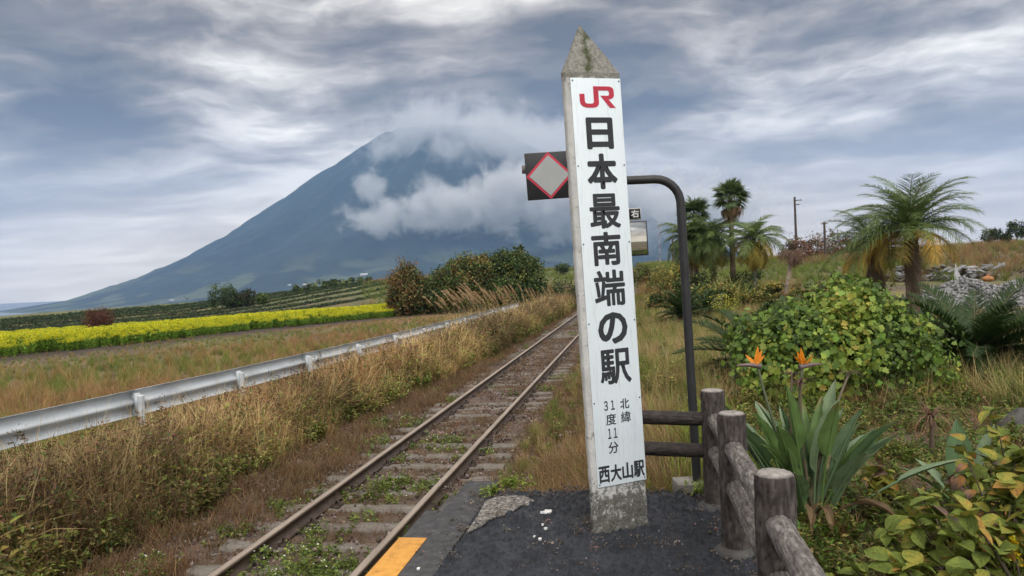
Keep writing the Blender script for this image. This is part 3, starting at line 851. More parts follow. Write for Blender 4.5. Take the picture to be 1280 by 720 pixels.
    i = np.arange(K)[:, None]
    g.add(allV.reshape(-1, 3), np.stack([i * n + j, i * n + j2, (i + 1) * n + j2, (i + 1) * n + j], -1).reshape(-1, 4))
    link('pointed_cap', g.mesh('pointed_cap', M_P), root)
    # enamel plate
    M_E, nt, b, out = new_mat('white_enamel')
    f = tnoise(nt, 3, 6, 0.6); fs = tnoise(nt, 26, 5, 0.6, stretch=(3, 3, 0.25))
    c0 = ramp(nt, f, [(0.3, (0.70, 0.78, 0.83)), (0.7, (0.76, 0.84, 0.88))])
    st = ramp(nt, fs, [(0.55, (0, 0, 0)), (0.80, (0.42, 0.42, 0.42))])
    nt.links.new(mixn(nt, c0, (0.36, 0.36, 0.33), st), b.inputs['Base Color']); b.inputs['Roughness'].default_value = 0.42
    px0, px1, pz0, pz1 = 0.033, 0.339, 0.250, 2.512
    g = Geo(); g.box(((px0 + px1) / 2, -0.004, (pz0 + pz1) / 2), (px1 - px0, 0.006, pz1 - pz0))
    plate = link('sign_plate', g.mesh('sign_plate', M_E), root); bevel(plate, 0.0015)
    M_K = noisy('black_print', [(0.3, (0.020, 0.023, 0.028)), (0.7, (0.035, 0.038, 0.045))], 12, 0.55, 0.001, 0.1)
    M_R = noisy('red_print', [(0.3, (0.45, 0.025, 0.055)), (0.7, (0.55, 0.035, 0.07))], 12, 0.5, 0.001, 0.1)
    M_S = noisy('screw_steel', [(0.3, (0.02, 0.02, 0.02)), (0.7, (0.06, 0.06, 0.06))], 40, 0.6, 0.001, 0.2)
    YF = -0.0079
    up = Matrix.Rotation(math.radians(90), 4, 'X')
    def put(me, cx, cz, mat, name='character', th=0.0012):
        me.materials.clear(); me.materials.append(mat)
        o = link(name, me, plate); o.matrix_local = Matrix.Translation((cx, YF, cz)) @ up
        return o
    shear = -0.0283                      # offsets measured on the upright plane; the post leans
    def loc(x, z): return x - shear * z + 0.0, z
    rows = [('日', 0.127, 2.208, 0.165, 0.176, .0080), ('本', 0.132, 1.998, 0.186, 0.198, .0080), ('最', 0.139, 1.778, 0.190, 0.194, .0052), ('南', 0.139, 1.569, 0.182, 0.187, .0058), ('端', 0.149, 1.350, 0.192, 0.202, .0046), ('の', 0.158, 1.126, 0.184, 0.178, .0080), ('駅', 0.164, 0.911, 0.194, 0.196, .0046),
            ('北', 0.212, 0.697, 0.058, 0.058, .0012), ('緯', 0.216, 0.622, 0.062, 0.063, .0008), ('３１', 0.116, 0.698, 0.066, 0.055, .0012), ('度', 0.123, 0.620, 0.063, 0.064, .0010), ('１１', 0.129, 0.541, 0.058, 0.058, .0012), ('分', 0.131, 0.461, 0.062, 0.066, .0012)]
    for ch_, x, z, w, h, fat in rows:
        X, Z = loc(x, z); put(glyph(ch_, w, h, fat), X, Z, M_K)
    for k, ch_ in enumerate('西大山駅'):
        x = 0.030 + (k + 0.5) * 0.292 / 4; X, Z = loc(x + 0.001, 0.319); put(glyph(ch_, 0.069, 0.094, 0.0028), X, Z, M_K)
    # the two red letters, drawn as joined strokes
    cx, cz = loc(0.118, 2.408); w, h = 0.212, 0.118
    def stroke(pts, name):
        g = Geo(); g.poly([((x - 0.5) * w, (y - 0.5) * h) for x, y in pts], 0, 0.0008); put(g.mesh(name), cx, cz, M_R, 'letter')
    J = [(0.0, .62), (0.0, .30)] + [(0.22 - .22 * math.cos(t), .30 - .30 * math.sin(t)) for t in np.linspace(0.2, math.pi / 2, 6)] + [(0.32, 0.0)]
    J += [(0.32 + .20 * math.sin(t), .26 - .26 * math.cos(t)) for t in np.linspace(0.2, math.pi / 2, 6)] + [(.52, .80), (.78, .80), (.80, .745)]
    J = [(0.0, .64), (0.0, .28), (.02, .16), (.07, .07), (.15, .015), (.24, 0), (.36, 0), (.45, .02), (.51, .08), (.545, .17), (.55, .28), (.55, .80), (.405, .80), (.405, .30), (.39, .22), (.34, .19), (.22, .19), (.165, .22), (.145, .30), (.145, .64)]
    stroke(J, 'letter')
    Rr = [(.405, .81), (.82, .81), (.85, .78), (.86, .71), (.86, .66), (.85, .60), (.82, .565), (.74, .565), (.60, .565), (.86, 0.0), (1.03, 0.0), (.83, .40), (.90, .41), (.96, .46), (1.0, .56), (1.0, .80), (.985, .90), (.94, .97), (.87, 1.0), (.405, 1.0)]
    stroke(Rr, 'letter')
    for z in (2.497, 2.03, 1.60, 1.16, 0.72, 0.265):
        for x in (px0 + 0.011, px1 - 0.011):
            g = Geo(); g.tube([(x, -0.0065, z), (x, -0.0095, z)], 0.0042, 10)
            link('screw', g.mesh('screw', M_S), plate)
build_signpost()

# ------------------------------------------------------------------ hooked pole with the diamond board
def build_board_pole():
    base = at_z(871.5, 598, 0.0)
    Y = base[1]
    M_BLK = noisy('black_painted_pipe', [(0.3, (0.018, 0.018, 0.020)), (0.7, (0.035, 0.035, 0.038))], 12, 0.5, 0.002, 0.3)
    M_CB = noisy('concrete_block', [(0.3, (0.16, 0.15, 0.14)), (0.7, (0.28, 0.27, 0.25))], 10, 0.9, 0.006, 0.5)
    M_RET = noisy('grey_reflector', [(0.3, (0.36, 0.38, 0.38)), (0.7, (0.42, 0.44, 0.44))], 6, 0.35, 0.001, 0.1)
    M_RED = noisy('red_border', [(0.3, (0.50, 0.035, 0.07)), (0.7, (0.60, 0.05, 0.085))], 12, 0.5, 0.001, 0.1)
    M_BB = noisy('black_board', [(0.3, (0.012, 0.012, 0.014)), (0.7, (0.022, 0.022, 0.025))], 12, 0.45, 0.001, 0.1)
    root = thing('trackside_marker', 'black hooked pole carrying a black board with grey red-edged diamond', 'railway sign', base)
    g = Geo(); g.box((-0.055, 0.02, -0.085), (0.19, 0.20, 0.14)); bevel(link('footing', g.mesh('footing', M_CB), root), 0.01)
    elbow_r = 0.17
    top = at_y(847, 232, Y); arm_l = at_y(700, 226, Y)
    xt = at_y(851, 262, Y)[0] - base[0]; zt = at_y(820, 224, Y)[2] - base[2]
    P = [(0, 0, -0.1), (xt * 0.5, 0, (zt - elbow_r) * 0.5), (xt, 0, zt - elbow_r)]
    for t in np.linspace(0.15, math.pi / 2, 7): P.append((xt - elbow_r + elbow_r * math.cos(t), 0, zt - elbow_r + elbow_r * math.sin(t)))
    P.append((arm_l[0] - base[0] - 0.10, 0, zt + 0.0))
    P = np.array(P)
    g = Geo(); g.tube(P, 0.0295, 14); link('pole', g.mesh('pole', M_BLK, True), root)
    c = at_y(686.5, 219.5, Y - 0.07) - base
    sz = 0.315
    bd = link('board', Geo().box((0, 0, 0), (sz, 0.012, sz)).mesh('board', M_BB), root, loc=c, rot=(0, math.radians(-2.2), math.radians(6)))
    bevel(bd, 0.003)
    def diamond(r, y0, y1):
        g = Geo(); g.poly([(r, 0), (0, r), (-r, 0), (0, -r)], 0, y1 - y0)
        me = g.mesh('diamond'); return me
    up = Matrix.Rotation(math.radians(90), 4, 'X')
    m = diamond(0.158, 0, 0.002); m.materials.append(M_RED); o = link('border', m, bd); o.matrix_local = Matrix.Translation((0, -0.0061, 0)) @ up
    m = diamond(0.136, 0, 0.002); m.materials.append(M_RET); o = link('diamond_panel', m, bd); o.matrix_local = Matrix.Translation((0, -0.0091, 0)) @ up
    g = Geo(); g.box((c[0] - 0.165, 0.02, c[2] + 0.06), (0.03, 0.05, 0.05)); link('clamp', g.mesh('clamp', M_CB), root)
build_board_pole()

# ------------------------------------------------------------------ mirror with the plate above it
def build_mirror():
    Y = 12.0
    c = at_y(783, 299, Y); gz = float(ground_z(c[0], Y + 0.1, False))
    root = thing('platform_mirror', 'dark framed driver mirror with small black character plate above, behind the signpost', 'mirror', (c[0], Y, gz))
    M_F = noisy('mirror_frame', [(0.3, (0.02, 0.02, 0.022)), (0.7, (0.04, 0.04, 0.045))], 10, 0.5, 0.001, 0.2)
    M_M, nt, b, out = new_mat('mirror_glass'); b.inputs['Metallic'].default_value = 1.0; b.inputs['Roughness'].default_value = 0.04; b.inputs['Base Color'].default_value = (0.62, 0.64, 0.64, 1)
    M_W = noisy('plate_white', [(0.3, (0.5, 0.5, 0.5)), (0.7, (0.6, 0.6, 0.6))], 10, 0.5, 0.001, 0.1)
    M_K = noisy('plate_black', [(0.3, (0.015, 0.015, 0.015)), (0.7, (0.03, 0.03, 0.03))], 10, 0.5, 0.001, 0.1)
    zc = c[2] - gz
    k = Y / F_PX
    w, h = 52 * k, 43 * k
    g = Geo(); g.tube([(-0.05, 0.05, -0.2), (-0.05, 0.05, zc + 0.62)], 0.03, 10); link('pole', g.mesh('pole', M_F, True), root)
    fr = link('frame', Geo().box((0, 0, 0), (w, 0.05, h)).mesh('frame', M_F), root, loc=(0, -0.03, zc), rot=(0, math.radians(-1), 0)); bevel(fr, 0.008)
    # slightly domed glass
    n = 17; X, Z = np.meshgrid(np.linspace(-1, 1, n), np.linspace(-1, 1, n), indexing='ij')
    Yd = -0.027 - 0.03 * (1 - (X ** 2 + Z ** 2) / 2)
    i = np.arange(n - 1)[:, None]; j = np.arange(n - 1)[None]
    g = Geo(); g.add(np.stack([X * (w / 2 - 0.022), Yd, Z * (h / 2 - 0.022)], -1).reshape(-1, 3), np.stack([i * n + j, (i + 1) * n + j, (i + 1) * n + j + 1, i * n + j + 1], -1).reshape(-1, 4))
    link('glass', g.mesh('glass', M_M, True), fr)
    pc = at_y(793, 268, Y)
    pl = link('character_plate', Geo().box((0, 0, 0), (15.5 * k, 0.012, 15 * k)).mesh('character_plate', M_W), root, loc=(pc[0] - c[0], -0.03, pc[2] - gz), rot=(0, math.radians(-1), 0))
    kb = link('panel', Geo().box((0, -0.0075, 0.008), (14 * k, 0.004, 12.4 * k)).mesh('panel', M_K), pl)
    me = glyph('右', 9.6 * k, 9.6 * k, 0.004); me.materials.clear(); me.materials.append(M_W)
    o = link('character', me, pl); o.matrix_local = Matrix.Translation((0.004, -0.0105, 0.008)) @ Matrix.Rotation(math.radians(90), 4, 'X')
    g = Geo(); g.box((pc[0] - c[0] - 0.06, 0.0, pc[2] - gz), (0.22, 0.02, 0.03)); link('bracket', g.mesh('bracket', M_F), root)
build_mirror()

# ------------------------------------------------------------------ log-pattern fence
def build_fence():
    M_L, nt, b, out = new_mat('bark_textured_concrete')
    a = nt.nodes.new('ShaderNodeAttribute'); a.attribute_name = 'Col'
    v = tnoise(nt, 26, 6, 0.65, stretch=(1, 1, 0.16), coord='UV')
    nt.links.new(mixn(nt, a.outputs['Color'], ramp(nt, tnoise(nt, 30, 6, 0.65), [(0.3, (0.55,) * 3), (0.7, (1.45,) * 3)]), 1.0, 'MULTIPLY'), b.inputs['Base Color'])
    b.inputs['Roughness'].default_value = 0.85
    bump(nt, b, tnoise(nt, 90, 5, 0.7), 0.6, 0.004)
    brown, grey, pale = np.array((0.046, 0.036, 0.033)), np.array((0.088, 0.075, 0.069)), np.array((0.26, 0.24, 0.225))
    def logm(P0, P1, R, seed, shade, name, nl=None, ends=0.0):
        """bark log: grooves cut along it, pale weathering on the ridges"""
        P0, P1 = np.asarray(P0, float), np.asarray(P1, float)
        L = np.linalg.norm(P1 - P0); nl = nl or max(20, int(L / 0.012)); na = 64
        t = np.linspace(0, 1, nl); an = np.linspace(0, 2 * math.pi, na, endpoint=False)
        ax = (P1 - P0) / L; ref = np.array([0, 0, 1.]) if abs(ax[2]) < .9 else np.array([1., 0, 0])
        u = np.cross(ax, ref); u /= np.linalg.norm(u); w = np.cross(ax, u)
        TT, AA = np.meshgrid(t * L, an, indexing='ij')
        cx, sx = np.cos(AA), np.sin(AA)
        n = fbm(cx * 4.2 + 3, sx * 4.2 + 3, TT * 22 + seed * 3.1, seed, 4, 0.55)
        gr = 1 - np.abs(2 * fbm(cx * 4.5 + 9 + 0.5 * (n - .5), sx * 4.5 + 9, TT * 11 + seed, seed + 5, 3) - 1)
        groove = sstep(0.84, 0.98, gr)
        rr = R * (1 + 0.10 * (n - 0.5) - 0.09 * groove)
        rr = rr * (1 - 0.05 * sstep(0.02, 0, TT) - 0.05 * sstep(L - 0.02, L, TT))
        V = P0 + ax * TT[..., None] + (u * cx[..., None] + w * sx[..., None]) * rr[..., None]
        m = (0.15 + 0.85 * sstep(0.40, 0.66, fbm(cx * 5, sx * 5, TT * 16 + seed, seed + 9, 4)))[..., None]
        C = shade[0] * (1 - m) + shade[1] * m
        C = C * (1 - 0.5 * groove[..., None])
        g = Geo(); i = np.arange(nl - 1)[:, None]; j = np.arange(na)[None]; j2 = (j + 1) % na
        g.add(V.reshape(-1, 3), np.stack([i * na + j, i * na + j2, (i + 1) * na + j2, (i + 1) * na + j], -1).reshape(-1, 4), C.reshape(-1, 3))
        # sawn end, slightly domed
        for q, sgn in ((0, -1), (nl - 1, 1)):
            ring = V[q]; c0 = ring.mean(0)
            inner = c0 + (ring - c0) * 0.82 + ax * sgn * 0.008
            mid = c0 + (ring - c0) * 0.4 + ax * sgn * 0.012
            VV = np.concatenate([ring, inner, mid, [c0 + ax * sgn * 0.013]])
            k = np.arange(na); k2 = (k + 1) % na
            cc = np.concatenate([np.tile(shade[1] * 0.9, (na, 1)), np.tile(pale * 1.05, (na, 1)), np.tile(pale * 0.95, (na, 1)), [pale]])
            F = np.concatenate([np.stack([k, k2, na + k2, na + k], 1), np.stack([na + k, na + k2, 2 * na + k2, 2 * na + k], 1)])
            nb = g.n
            g.add(VV, F, cc); g.add(VV, np.stack([2 * na + k, 2 * na + k2, np.full(na, 3 * na)], 1), cc)
        return g.mesh(name, M_L, True)
    root = thing('log_fence', 'low log-pattern concrete fence with bark posts and double rails at platform edge', 'fence', trk(4.62, 0.42, 0))
    inv = -np.array(root.location)
    pts = [(4.70, -0.12), (4.58, 0.405), (3.86, 0.43), (2.74, 0.445), (1.62, 0.46)]
    pts = [trk(*p) for p in pts]
    pts[0] = at_z(774, 625, 0.0)
    for k, p in enumerate(pts):
        top = 0.70
        q = link('post', logm(p + inv + (0, 0, -0.15), p + inv + (0, 0, top), 0.072, 10 + k, (brown, grey), 'post'), root)
    dark = (brown * 0.62, brown * 0.95)
    for k in range(4):
        a_, b_ = pts[k].copy(), pts[k + 1].copy()
        for z in (0.53, 0.335):
            sh = dark if k == 0 else (grey * 1.05, pale * 0.80)
            link('rail', logm(a_ + inv + (0, 0, z), b_ + inv + (0, 0, z), 0.043 if k == 0 else 0.046, 30 + 2 * k + int(z * 10), sh, 'rail'), root)
    # mortar collars
    M_C = noisy('mortar_collar', [(0.3, (0.05, 0.05, 0.05)), (0.7, (0.11, 0.105, 0.10))], 14, 0.9, 0.006, 0.6)
    for p in pts[1:4]:
        g = Geo(); g.tube([p + inv + (0, 0, -0.03), p + inv + (0, 0, 0.012), p + inv + (0, 0, 0.03)], [0.115, 0.105, 0.075], 18, wob=0.08, seed=2)
        link('collar', g.mesh('collar', M_C, True), root)
build_fence()

# ------------------------------------------------------------------ grasses and weeds: small kinds, scattered
def tuft(n, L, w, spread, lean, bend, c0, c1, seed, nseg=3):
    r = np.random.default_rng(seed); g = Geo()
    P = np.stack([r.normal(size=n) * spread, r.normal(size=n) * spread, np.full(n, -0.02)], 1)
    g.blades(P, r.random(n) * 6.283, L * (0.5 + 0.7 * r.random(n)), np.abs(r.normal(size=n)) * lean, bend * r.random(n), w * (0.6 + 0.8 * r.random(n)), jitter(c0, n, .2, .05, r), jitter(c1, n, .2, .05, r), nseg)
    return g
def stems(g, n, H, spread, lean, seed, leafn, leafL, cs, cl, flower=None, flower_n=0, flower_r=0.01, top=None, topn=0):
    """upright weed stems with alternate leaves, side twigs, optional flowers or seed heads"""
    r = np.random.default_rng(seed)
    for k in range(n):
        az = r.random() * 6.283; ln = abs(r.normal()) * lean; h = H * (0.6 + 0.5 * r.random())
        b = np.array([r.normal() * spread, r.normal() * spread, -0.02])
        d = np.array([math.sin(ln) * math.cos(az), math.sin(ln) * math.sin(az), math.cos(ln)])
        t = np.linspace(0, 1, 5); P = b + d * (t * h)[:, None] + np.stack([np.cos(az) * t ** 2, np.sin(az) * t ** 2, 0 * t], 1) * h * 0.15 * r.random()
        g.tube(P, np.linspace(0.0035, 0.0012, 5) * (H / 0.7) ** .5, 3, jitter(cs, 1, .2, .05, r)[0], cap=False)
        m = leafn
        tt = r.random(m) * 0.9 + 0.1
        pos = np.stack([np.interp(tt, t, P[:, q]) for q in range(3)], 1)
        a2 = r.random(m) * 6.283
        f = np.stack([np.cos(a2), np.sin(a2), r.normal(size=m) * 0.45], 1)
        g.inst(LEAF_V, LEAF_F, pos, frames(f, np.array([0, 0, 1.]) + 0.4 * rvec(m, r)), np.stack([leafL * (0.3 + 0.3 * r.random(m)), leafL * (0.6 + 0.7 * r.random(m)), leafL * np.ones(m)], 1), mixc(cl, m, None, .22, .06, r))
        if flower is not None and flower_n:
            tf = 0.75 + 0.25 * r.random(flower_n)
            pos = np.stack([np.interp(tf, t, P[:, q]) for q in range(3)], 1) + r.normal(size=(flower_n, 3)) * 0.05 * H
            pos[:, 2] += 0.02
            hexv = [(math.cos(a), math.sin(a), 0.15 * (i % 2)) for i, a in enumerate(np.linspace(0, 6.283, 6, endpoint=False))]
            g.inst(hexv, [[[0, 1, 2, 3, 4, 5]]], pos, frames(rvec(flower_n, r) * [1, 1, .4], np.array([0, 0, 1.]) + .5 * rvec(flower_n, r)), flower_r * (0.7 + 0.6 * r.random(flower_n)), mixc(flower, flower_n, None, .1, .03, r))
        if top is not None and topn:
            tf = 0.8 + 0.25 * r.random(topn)
            pos = b + d * (tf * h)[:, None] + r.normal(size=(topn, 3)) * 0.03 * H
            f = rvec(topn, r) + np.array([0, 0, .8])
            g.inst(LEAF_V, LEAF_F, pos, frames(f, rvec(topn, r)), np.stack([np.full(topn, .006), .025 + .03 * r.random(topn), np.full(topn, .01)], 1), mixc(top, topn, None, .2, .05, r))
    return g
W1 = (1.0, 1.0, 1.0)
TAN, TAN2 = lin(206, 178, 132), lin(178, 146, 102)
RUS, RUS2 = lin(186, 142, 102), lin(146, 108, 78)
OLV, OLV2 = lin(146, 136, 76), lin(120, 108, 64)
GRN, GRN2, GRN3 = lin(112, 130, 58), lin(88, 110, 50), lin(138, 150, 68)
BRN, BRN2, BRN3 = lin(138, 108, 80), lin(110, 84, 64), lin(88, 72, 58)
WHT = lin(228, 226, 214); YEL = (0.72, 0.66, 0.02); YEL2 = (0.60, 0.62, 0.03)
def kinds(fn, n, name, mat=None): return [fn(s).mesh('%s_%d' % (name, s), mat or M_LEAFI) for s in range(n)]
K_DRY = kinds(lambda s: stems(tuft(12, .48, .007, .06, .35, 1.2, TAN2, TAN, 100 + s), 8, .62, .09, .18, s, 24, .052, BRN, [BRN, OLV, OLV2, BRN2, GRN2], top=[BRN2, RUS2, BRN3], topn=10), 6, 'dry_weed')
K_GRNW = kinds(lambda s: stems(tuft(8, .34, .008, .07, .4, 1.0, GRN2, GRN, 150 + s), 8, .48, .09, .25, 20 + s, 24, .085, OLV2, [GRN, GRN2, GRN3, OLV, OLV, OLV2], flower=[WHT], flower_n=int(s%2), flower_r=.007), 5, 'green_weed')
K_TAN = kinds(lambda s: tuft(46, .70, .0085, .06, .20, 1.7, OLV, TAN, 200 + s, 4), 5, 'tan_grass')
K_RUST = kinds(lambda s: tuft(48, .62, .009, .06, .24, 1.8, OLV2, RUS, 230 + s, 4), 5, 'rust_grass')
K_GRASS = kinds(lambda s: tuft(46, .42, .009, .05, .3, 1.2, GRN2, GRN3, 260 + s, 3), 4, 'green_grass')
K_MAT = kinds(lambda s: tuft(44, .18, .0055, .07, .9, 1.0, BRN, TAN2, 300 + s, 2), 5, 'dead_mat')
K_LOW = kinds(lambda s: stems(tuft(8, .12, .004, .06, .6, 1.0, GRN2, GRN, 350 + s), 12, .10, .07, .6, 60 + s, 16, .032, GRN2, [GRN, GRN2, GRN3], flower=[WHT] if s == 0 else None, flower_n=1, flower_r=.006), 5, 'low_herb')
K_SMALL = kinds(lambda s: stems(Geo(), 12, .13, .07, .5, 90 + s, 14, .03, GRN2, [GRN, GRN2, OLV2], None, 0), 3, 'low_leaf')

def stones(n, seed):
    r = np.random.default_rng(seed); g = Geo()
    V = np.array([(1, 0, 0), (-1, 0, 0), (0, 1, 0), (0, -1, 0), (0, 0, 1), (0, 0, -1)], float)
    F = [[[0, 2, 4], [2, 1, 4], [1, 3, 4], [3, 0, 4], [2, 0, 5], [1, 2, 5], [3, 1, 5], [0, 3, 5]]]
    P = np.stack([r.normal(size=n) * .14, r.normal(size=n) * .14, np.full(n, 0.0)], 1)
    g.inst(V, F, P, frames(rvec(n, r), rvec(n, r)), np.stack([.012 + .018 * r.random(n) for _ in range(3)], 1), mixc([lin(112, 100, 92), lin(88, 76, 70), lin(140, 130, 122)], n, None, .2, .03, r))
    return g
M_STONEI = foliage('stone_scattered', True, 0.0, 0.9, 0.2)
K_STONE = kinds(lambda s: stones(16, s), 4, 'ballast_stone', M_STONEI)

def sow(smin, smax, omin, omax, n, near=True, jit=None):
    """random points in track coordinates, thinned with distance so that the cover looks even in the picture"""
    if near:
        u = rng.random(n); k = 9.0
        s = np.exp(np.log(smin + k) + u * (np.log(smax + k) - np.log(smin + k))) - k
    else: s = smin + rng.random(n) * (smax - smin)
    o = omin + rng.random(n) * (omax - omin)
    x, y = trk_n(s, o)
    return s, o, x, y
def place(x, y, dz=0.0): return np.stack([x, y, ground_z(x, y) + dz], 1)
def keep(mask, *a): return [v[mask] for v in a]
def tints(n, base=(1, 1, 1), amt=0.18, hue=0.07): return jitter(np.array(base, float), n, amt, hue)

# --- weeds on the bank between the track and the guardrail
def toe(s): return np.interp(s, [0, 5, 8, 12, 17, 26, 50], [-4.55, -4.55, -4.9, -4.95, -4.6, -4.0, -3.9]) + 0.35 * (fbm(np.asarray(s) * .7, 0 * np.asarray(s), 0, 55, 3) - .5) * 2
def bank():
    s, o, x, y = sow(-1.5, 48, -7.6, -4.2, 16500)
    m = (o < toe(s)) & (o > gr_o(s) - 0.25)
    s, o, x, y = keep(m, s, o, x, y)
    zone = fbm(x * .45, y * .45, 0, 61, 3); z2 = fbm(x * .9, y * .9, 0, 67, 3)
    rustz = sstep(8.5, 10.5, s) * sstep(22, 16, s) * sstep(-5.0, -5.6, o)
    edge = sstep(0.7, 0.0, toe(s) - o)
    pick = rng.random(len(s))
    pr_rust = 0.14 + 0.75 * rustz; pr_tan = 0.20 + .16 * (z2 > .52); pr_green = 0.22 + 0.30 * (z2 < .45) + 0.30 * edge
    tot = pr_rust + pr_tan + pr_green; pr_dry = np.maximum(0.35, 1 - tot); tot = tot + pr_dry
    c1 = pr_rust / tot; c2 = c1 + pr_tan / tot; c3 = c2 + pr_green / tot
    kind = np.where(pick < c1, 1, np.where(pick < c2, 2, np.where(pick < c3, 3, 0)))
    hmul = (1 - 0.45 * edge) * (0.8 + 0.5 * rng.random(len(s))) * (1 - 0.42 * sstep(-5.6, -6.6, o) * sstep(17, 8, s))
    hmul = hmul * (1 + 0.25 * sstep(10, 16, s) * sstep(-5.9, -5.3, o)) * (1.15) * (1 - .30 * sstep(15, 22, s) * sstep(-5.2, -5.6, o))
    br = 0.70 + 1.6 * (zone - .3)
    for k, (nm, K, lb) in enumerate((('dry_weeds', K_DRY, 'brown withered weeds crowding the bank beside the track'), ('rusty_grass', K_RUST, 'rust-tinted dry grass along the guardrail'), ('tan_grass', K_TAN, 'pale straw grass mixed through the trackside weeds'), ('leafy_weeds', K_GRNW, 'green leafy weeds with tiny white flowers below the bank'))):
        q = kind == k
        scatter(nm, K, place(x[q], y[q]), tints(q.sum()) * (br * (1 + (.40 if k in (1, 2) else .12) * sstep(7, 11, s)))[q][:, None], lb, 'weeds', hmul[q], 0.14)
bank()
def tall_stalks():
    s, o, x, y = sow(2.5, 26, -6.9, -5.3, 240)
    m = o > gr_o(s) + .15; s, o, x, y = keep(m, s, o, x, y); h = rng.random(len(s)) < .35
    scatter('tall_dark_stalks', K_DRY, place(x[h], y[h]), tints(h.sum(), (.55, .5, .5)), 'dark seed-headed stalks rising in front of the guardrail', 'weeds', 1.0 + .5 * rng.random(h.sum()), .2)
    scatter('tall_straw', K_TAN, place(x[~h], y[~h]), tints((~h).sum(), (1.1, 1.08, 1.05)), 'tall pale straw arching up beside the guardrail', 'grass', 1.0 + .45 * rng.random((~h).sum()), .2)
tall_stalks()

# --- bed of the track: dead mats, low herbs, stones
def bed():
    s, o, x, y = sow(0.5, 60, -5.0, -0.6, 19000)
    n = fbm(x * 1.2, y * 1.2, 0, 71, 3)
    on_plat = (s < 5.1) & (o > -1.45)
    rail = (np.abs(o + 2.21) < .07) | (np.abs(o + 3.325) < .07)
    keepm = (~on_plat) & (~rail) & (rng.random(len(s)) < np.where(n > .47, .9, .45) * np.where((o < -1.7) & (o > -3.8), .75, 1))
    s, o, x, y = keep(keepm, s, o, x, y)
    sc = np.where((o < -1.7) & (o > -3.8), .5, .85) * (0.7 + .6 * rng.random(len(s))) * np.where((o < -3.7), 1.25, 1.0)
    scatter('dead_grass_mat', K_MAT, place(x, y), tints(len(s), (.50, .49, .50)) , 'flattened dead grass over the sleepers and track bed', 'dead grass', sc, .3)
    s, o, x, y = sow(0.5, 40, -5.0, -1.2, 3000)
    n = fbm(x * .9, y * .9, 0, 73, 3)
    patch = (np.hypot(s - 5.5, o + 2.8) < .6) | (np.hypot(s - 5.3, o + 4.2) < .45) | (np.hypot(s - 7.9, o + 2.75) < .35) | (np.hypot(s - 9.4, o + 3.1) < .35) | (np.hypot(s - 11.5, o + 4.1) < .5) | ((s > 5.2) & (s < 8) & (np.abs(o + 1.98) < .14))
    rail = (np.abs(o + 2.21) < .06) | (np.abs(o + 3.325) < .06)
    m = (~((s < 5.1) & (o > -1.5))) & (~rail) & (patch | ((n > .66) & (rng.random(len(s)) < .5)))
    s, o, x, y = keep(m, s, o, x, y)
    scatter('low_herbs', K_LOW, place(x, y), tints(len(s), (.9, .9, .9)), 'low green herbs with tiny white flowers between the rails', 'herbs', .8 + .6 * rng.random(len(s)), .2)
    s, o, x, y = sow(0.5, 40, -4.9, -0.8, 2600)
    m = ~((s < 5.1) & (o > -1.5)); s, o, x, y = keep(m, s, o, x, y)
    scatter('ballast', K_STONE, place(x, y), tints(len(s), (.85, .8, .78)), 'loose brown stones scattered over the track bed', 'stones', .6 + .6 * rng.random(len(s)), .1)
bed()

# --- slope to the right of the track
def right_slope():
    s, o, x, y = sow(4.9, 60, -1.6, 9, 15000)
    dens = np.where(o > 2, .8, 1.0)
    m = ((s > 5.25) | (o > .75)) & ~((o > .8) & (s < 8.2)) & (rng.random(len(s)) < dens); s, o, x, y = keep(m, s, o, x, y)
    n = fbm(x * .5, y * .5, 0, 81, 3); n2 = fbm(x * .3, y * .3, 0, 83, 3)
    p = rng.random(len(s))
    near_edge = sstep(9, 5, s)
    kind = np.where(p < .40 - .2 * (n > .5), 0, np.where(p < .62 + .12 * (n > .5), 1, np.where(p < .85, 2, 3)))
    # fresh bright grass just behind the fence
    fresh = (s < 7.6) & (o > -0.05) & (o < .95)
    kind = np.where(fresh, np.where(p < .85, 1, 3), kind)
    sc = (.5 + .6 * rng.random(len(s))) * np.where(o < -.6, .55, 1) * (1 - .25 * near_edge) * np.where(fresh, 1.25, 1)
    q = kind == 0; scatter('straw_grass', K_TAN, place(x[q], y[q]), tints(q.sum(), (.82, .82, .80)), 'straw-coloured grass on the slope right of the track', 'grass', sc[q] * .75, .2)
    q = kind == 1; t = tints(q.sum()); t[fresh[q]] *= (1.25, 1.35, .95)
    scatter('green_grass', K_GRASS, place(x[q], y[q]), t, 'green grass growing on the slope behind the log fence', 'grass', sc[q], .2)
    q = kind == 2; scatter('dead_slope_grass', K_MAT, place(x[q], y[q]), tints(q.sum(), (.80, .80, .78)), 'matted dead grass covering the right-hand slope', 'grass', sc[q] * 1.9, .3)
    q = kind == 3; scatter('slope_weeds', K_GRNW, place(x[q], y[q]), tints(q.sum(), (.95, 1, .85)), 'scattered leafy weeds on the right-hand slope', 'weeds', sc[q] * .7, .2)
    # long brown grass hanging over the end of the platform
    s, o, x, y = sow(5.25, 8.5, -1.15, .3, 420, False)
    scatter('hanging_grass', K_RUST, place(x, y), tints(len(s), (.62, .70, .72)), 'long brown grass falling over the end of the platform', 'grass', .55 + .35 * rng.random(len(s)), .5)
right_slope()

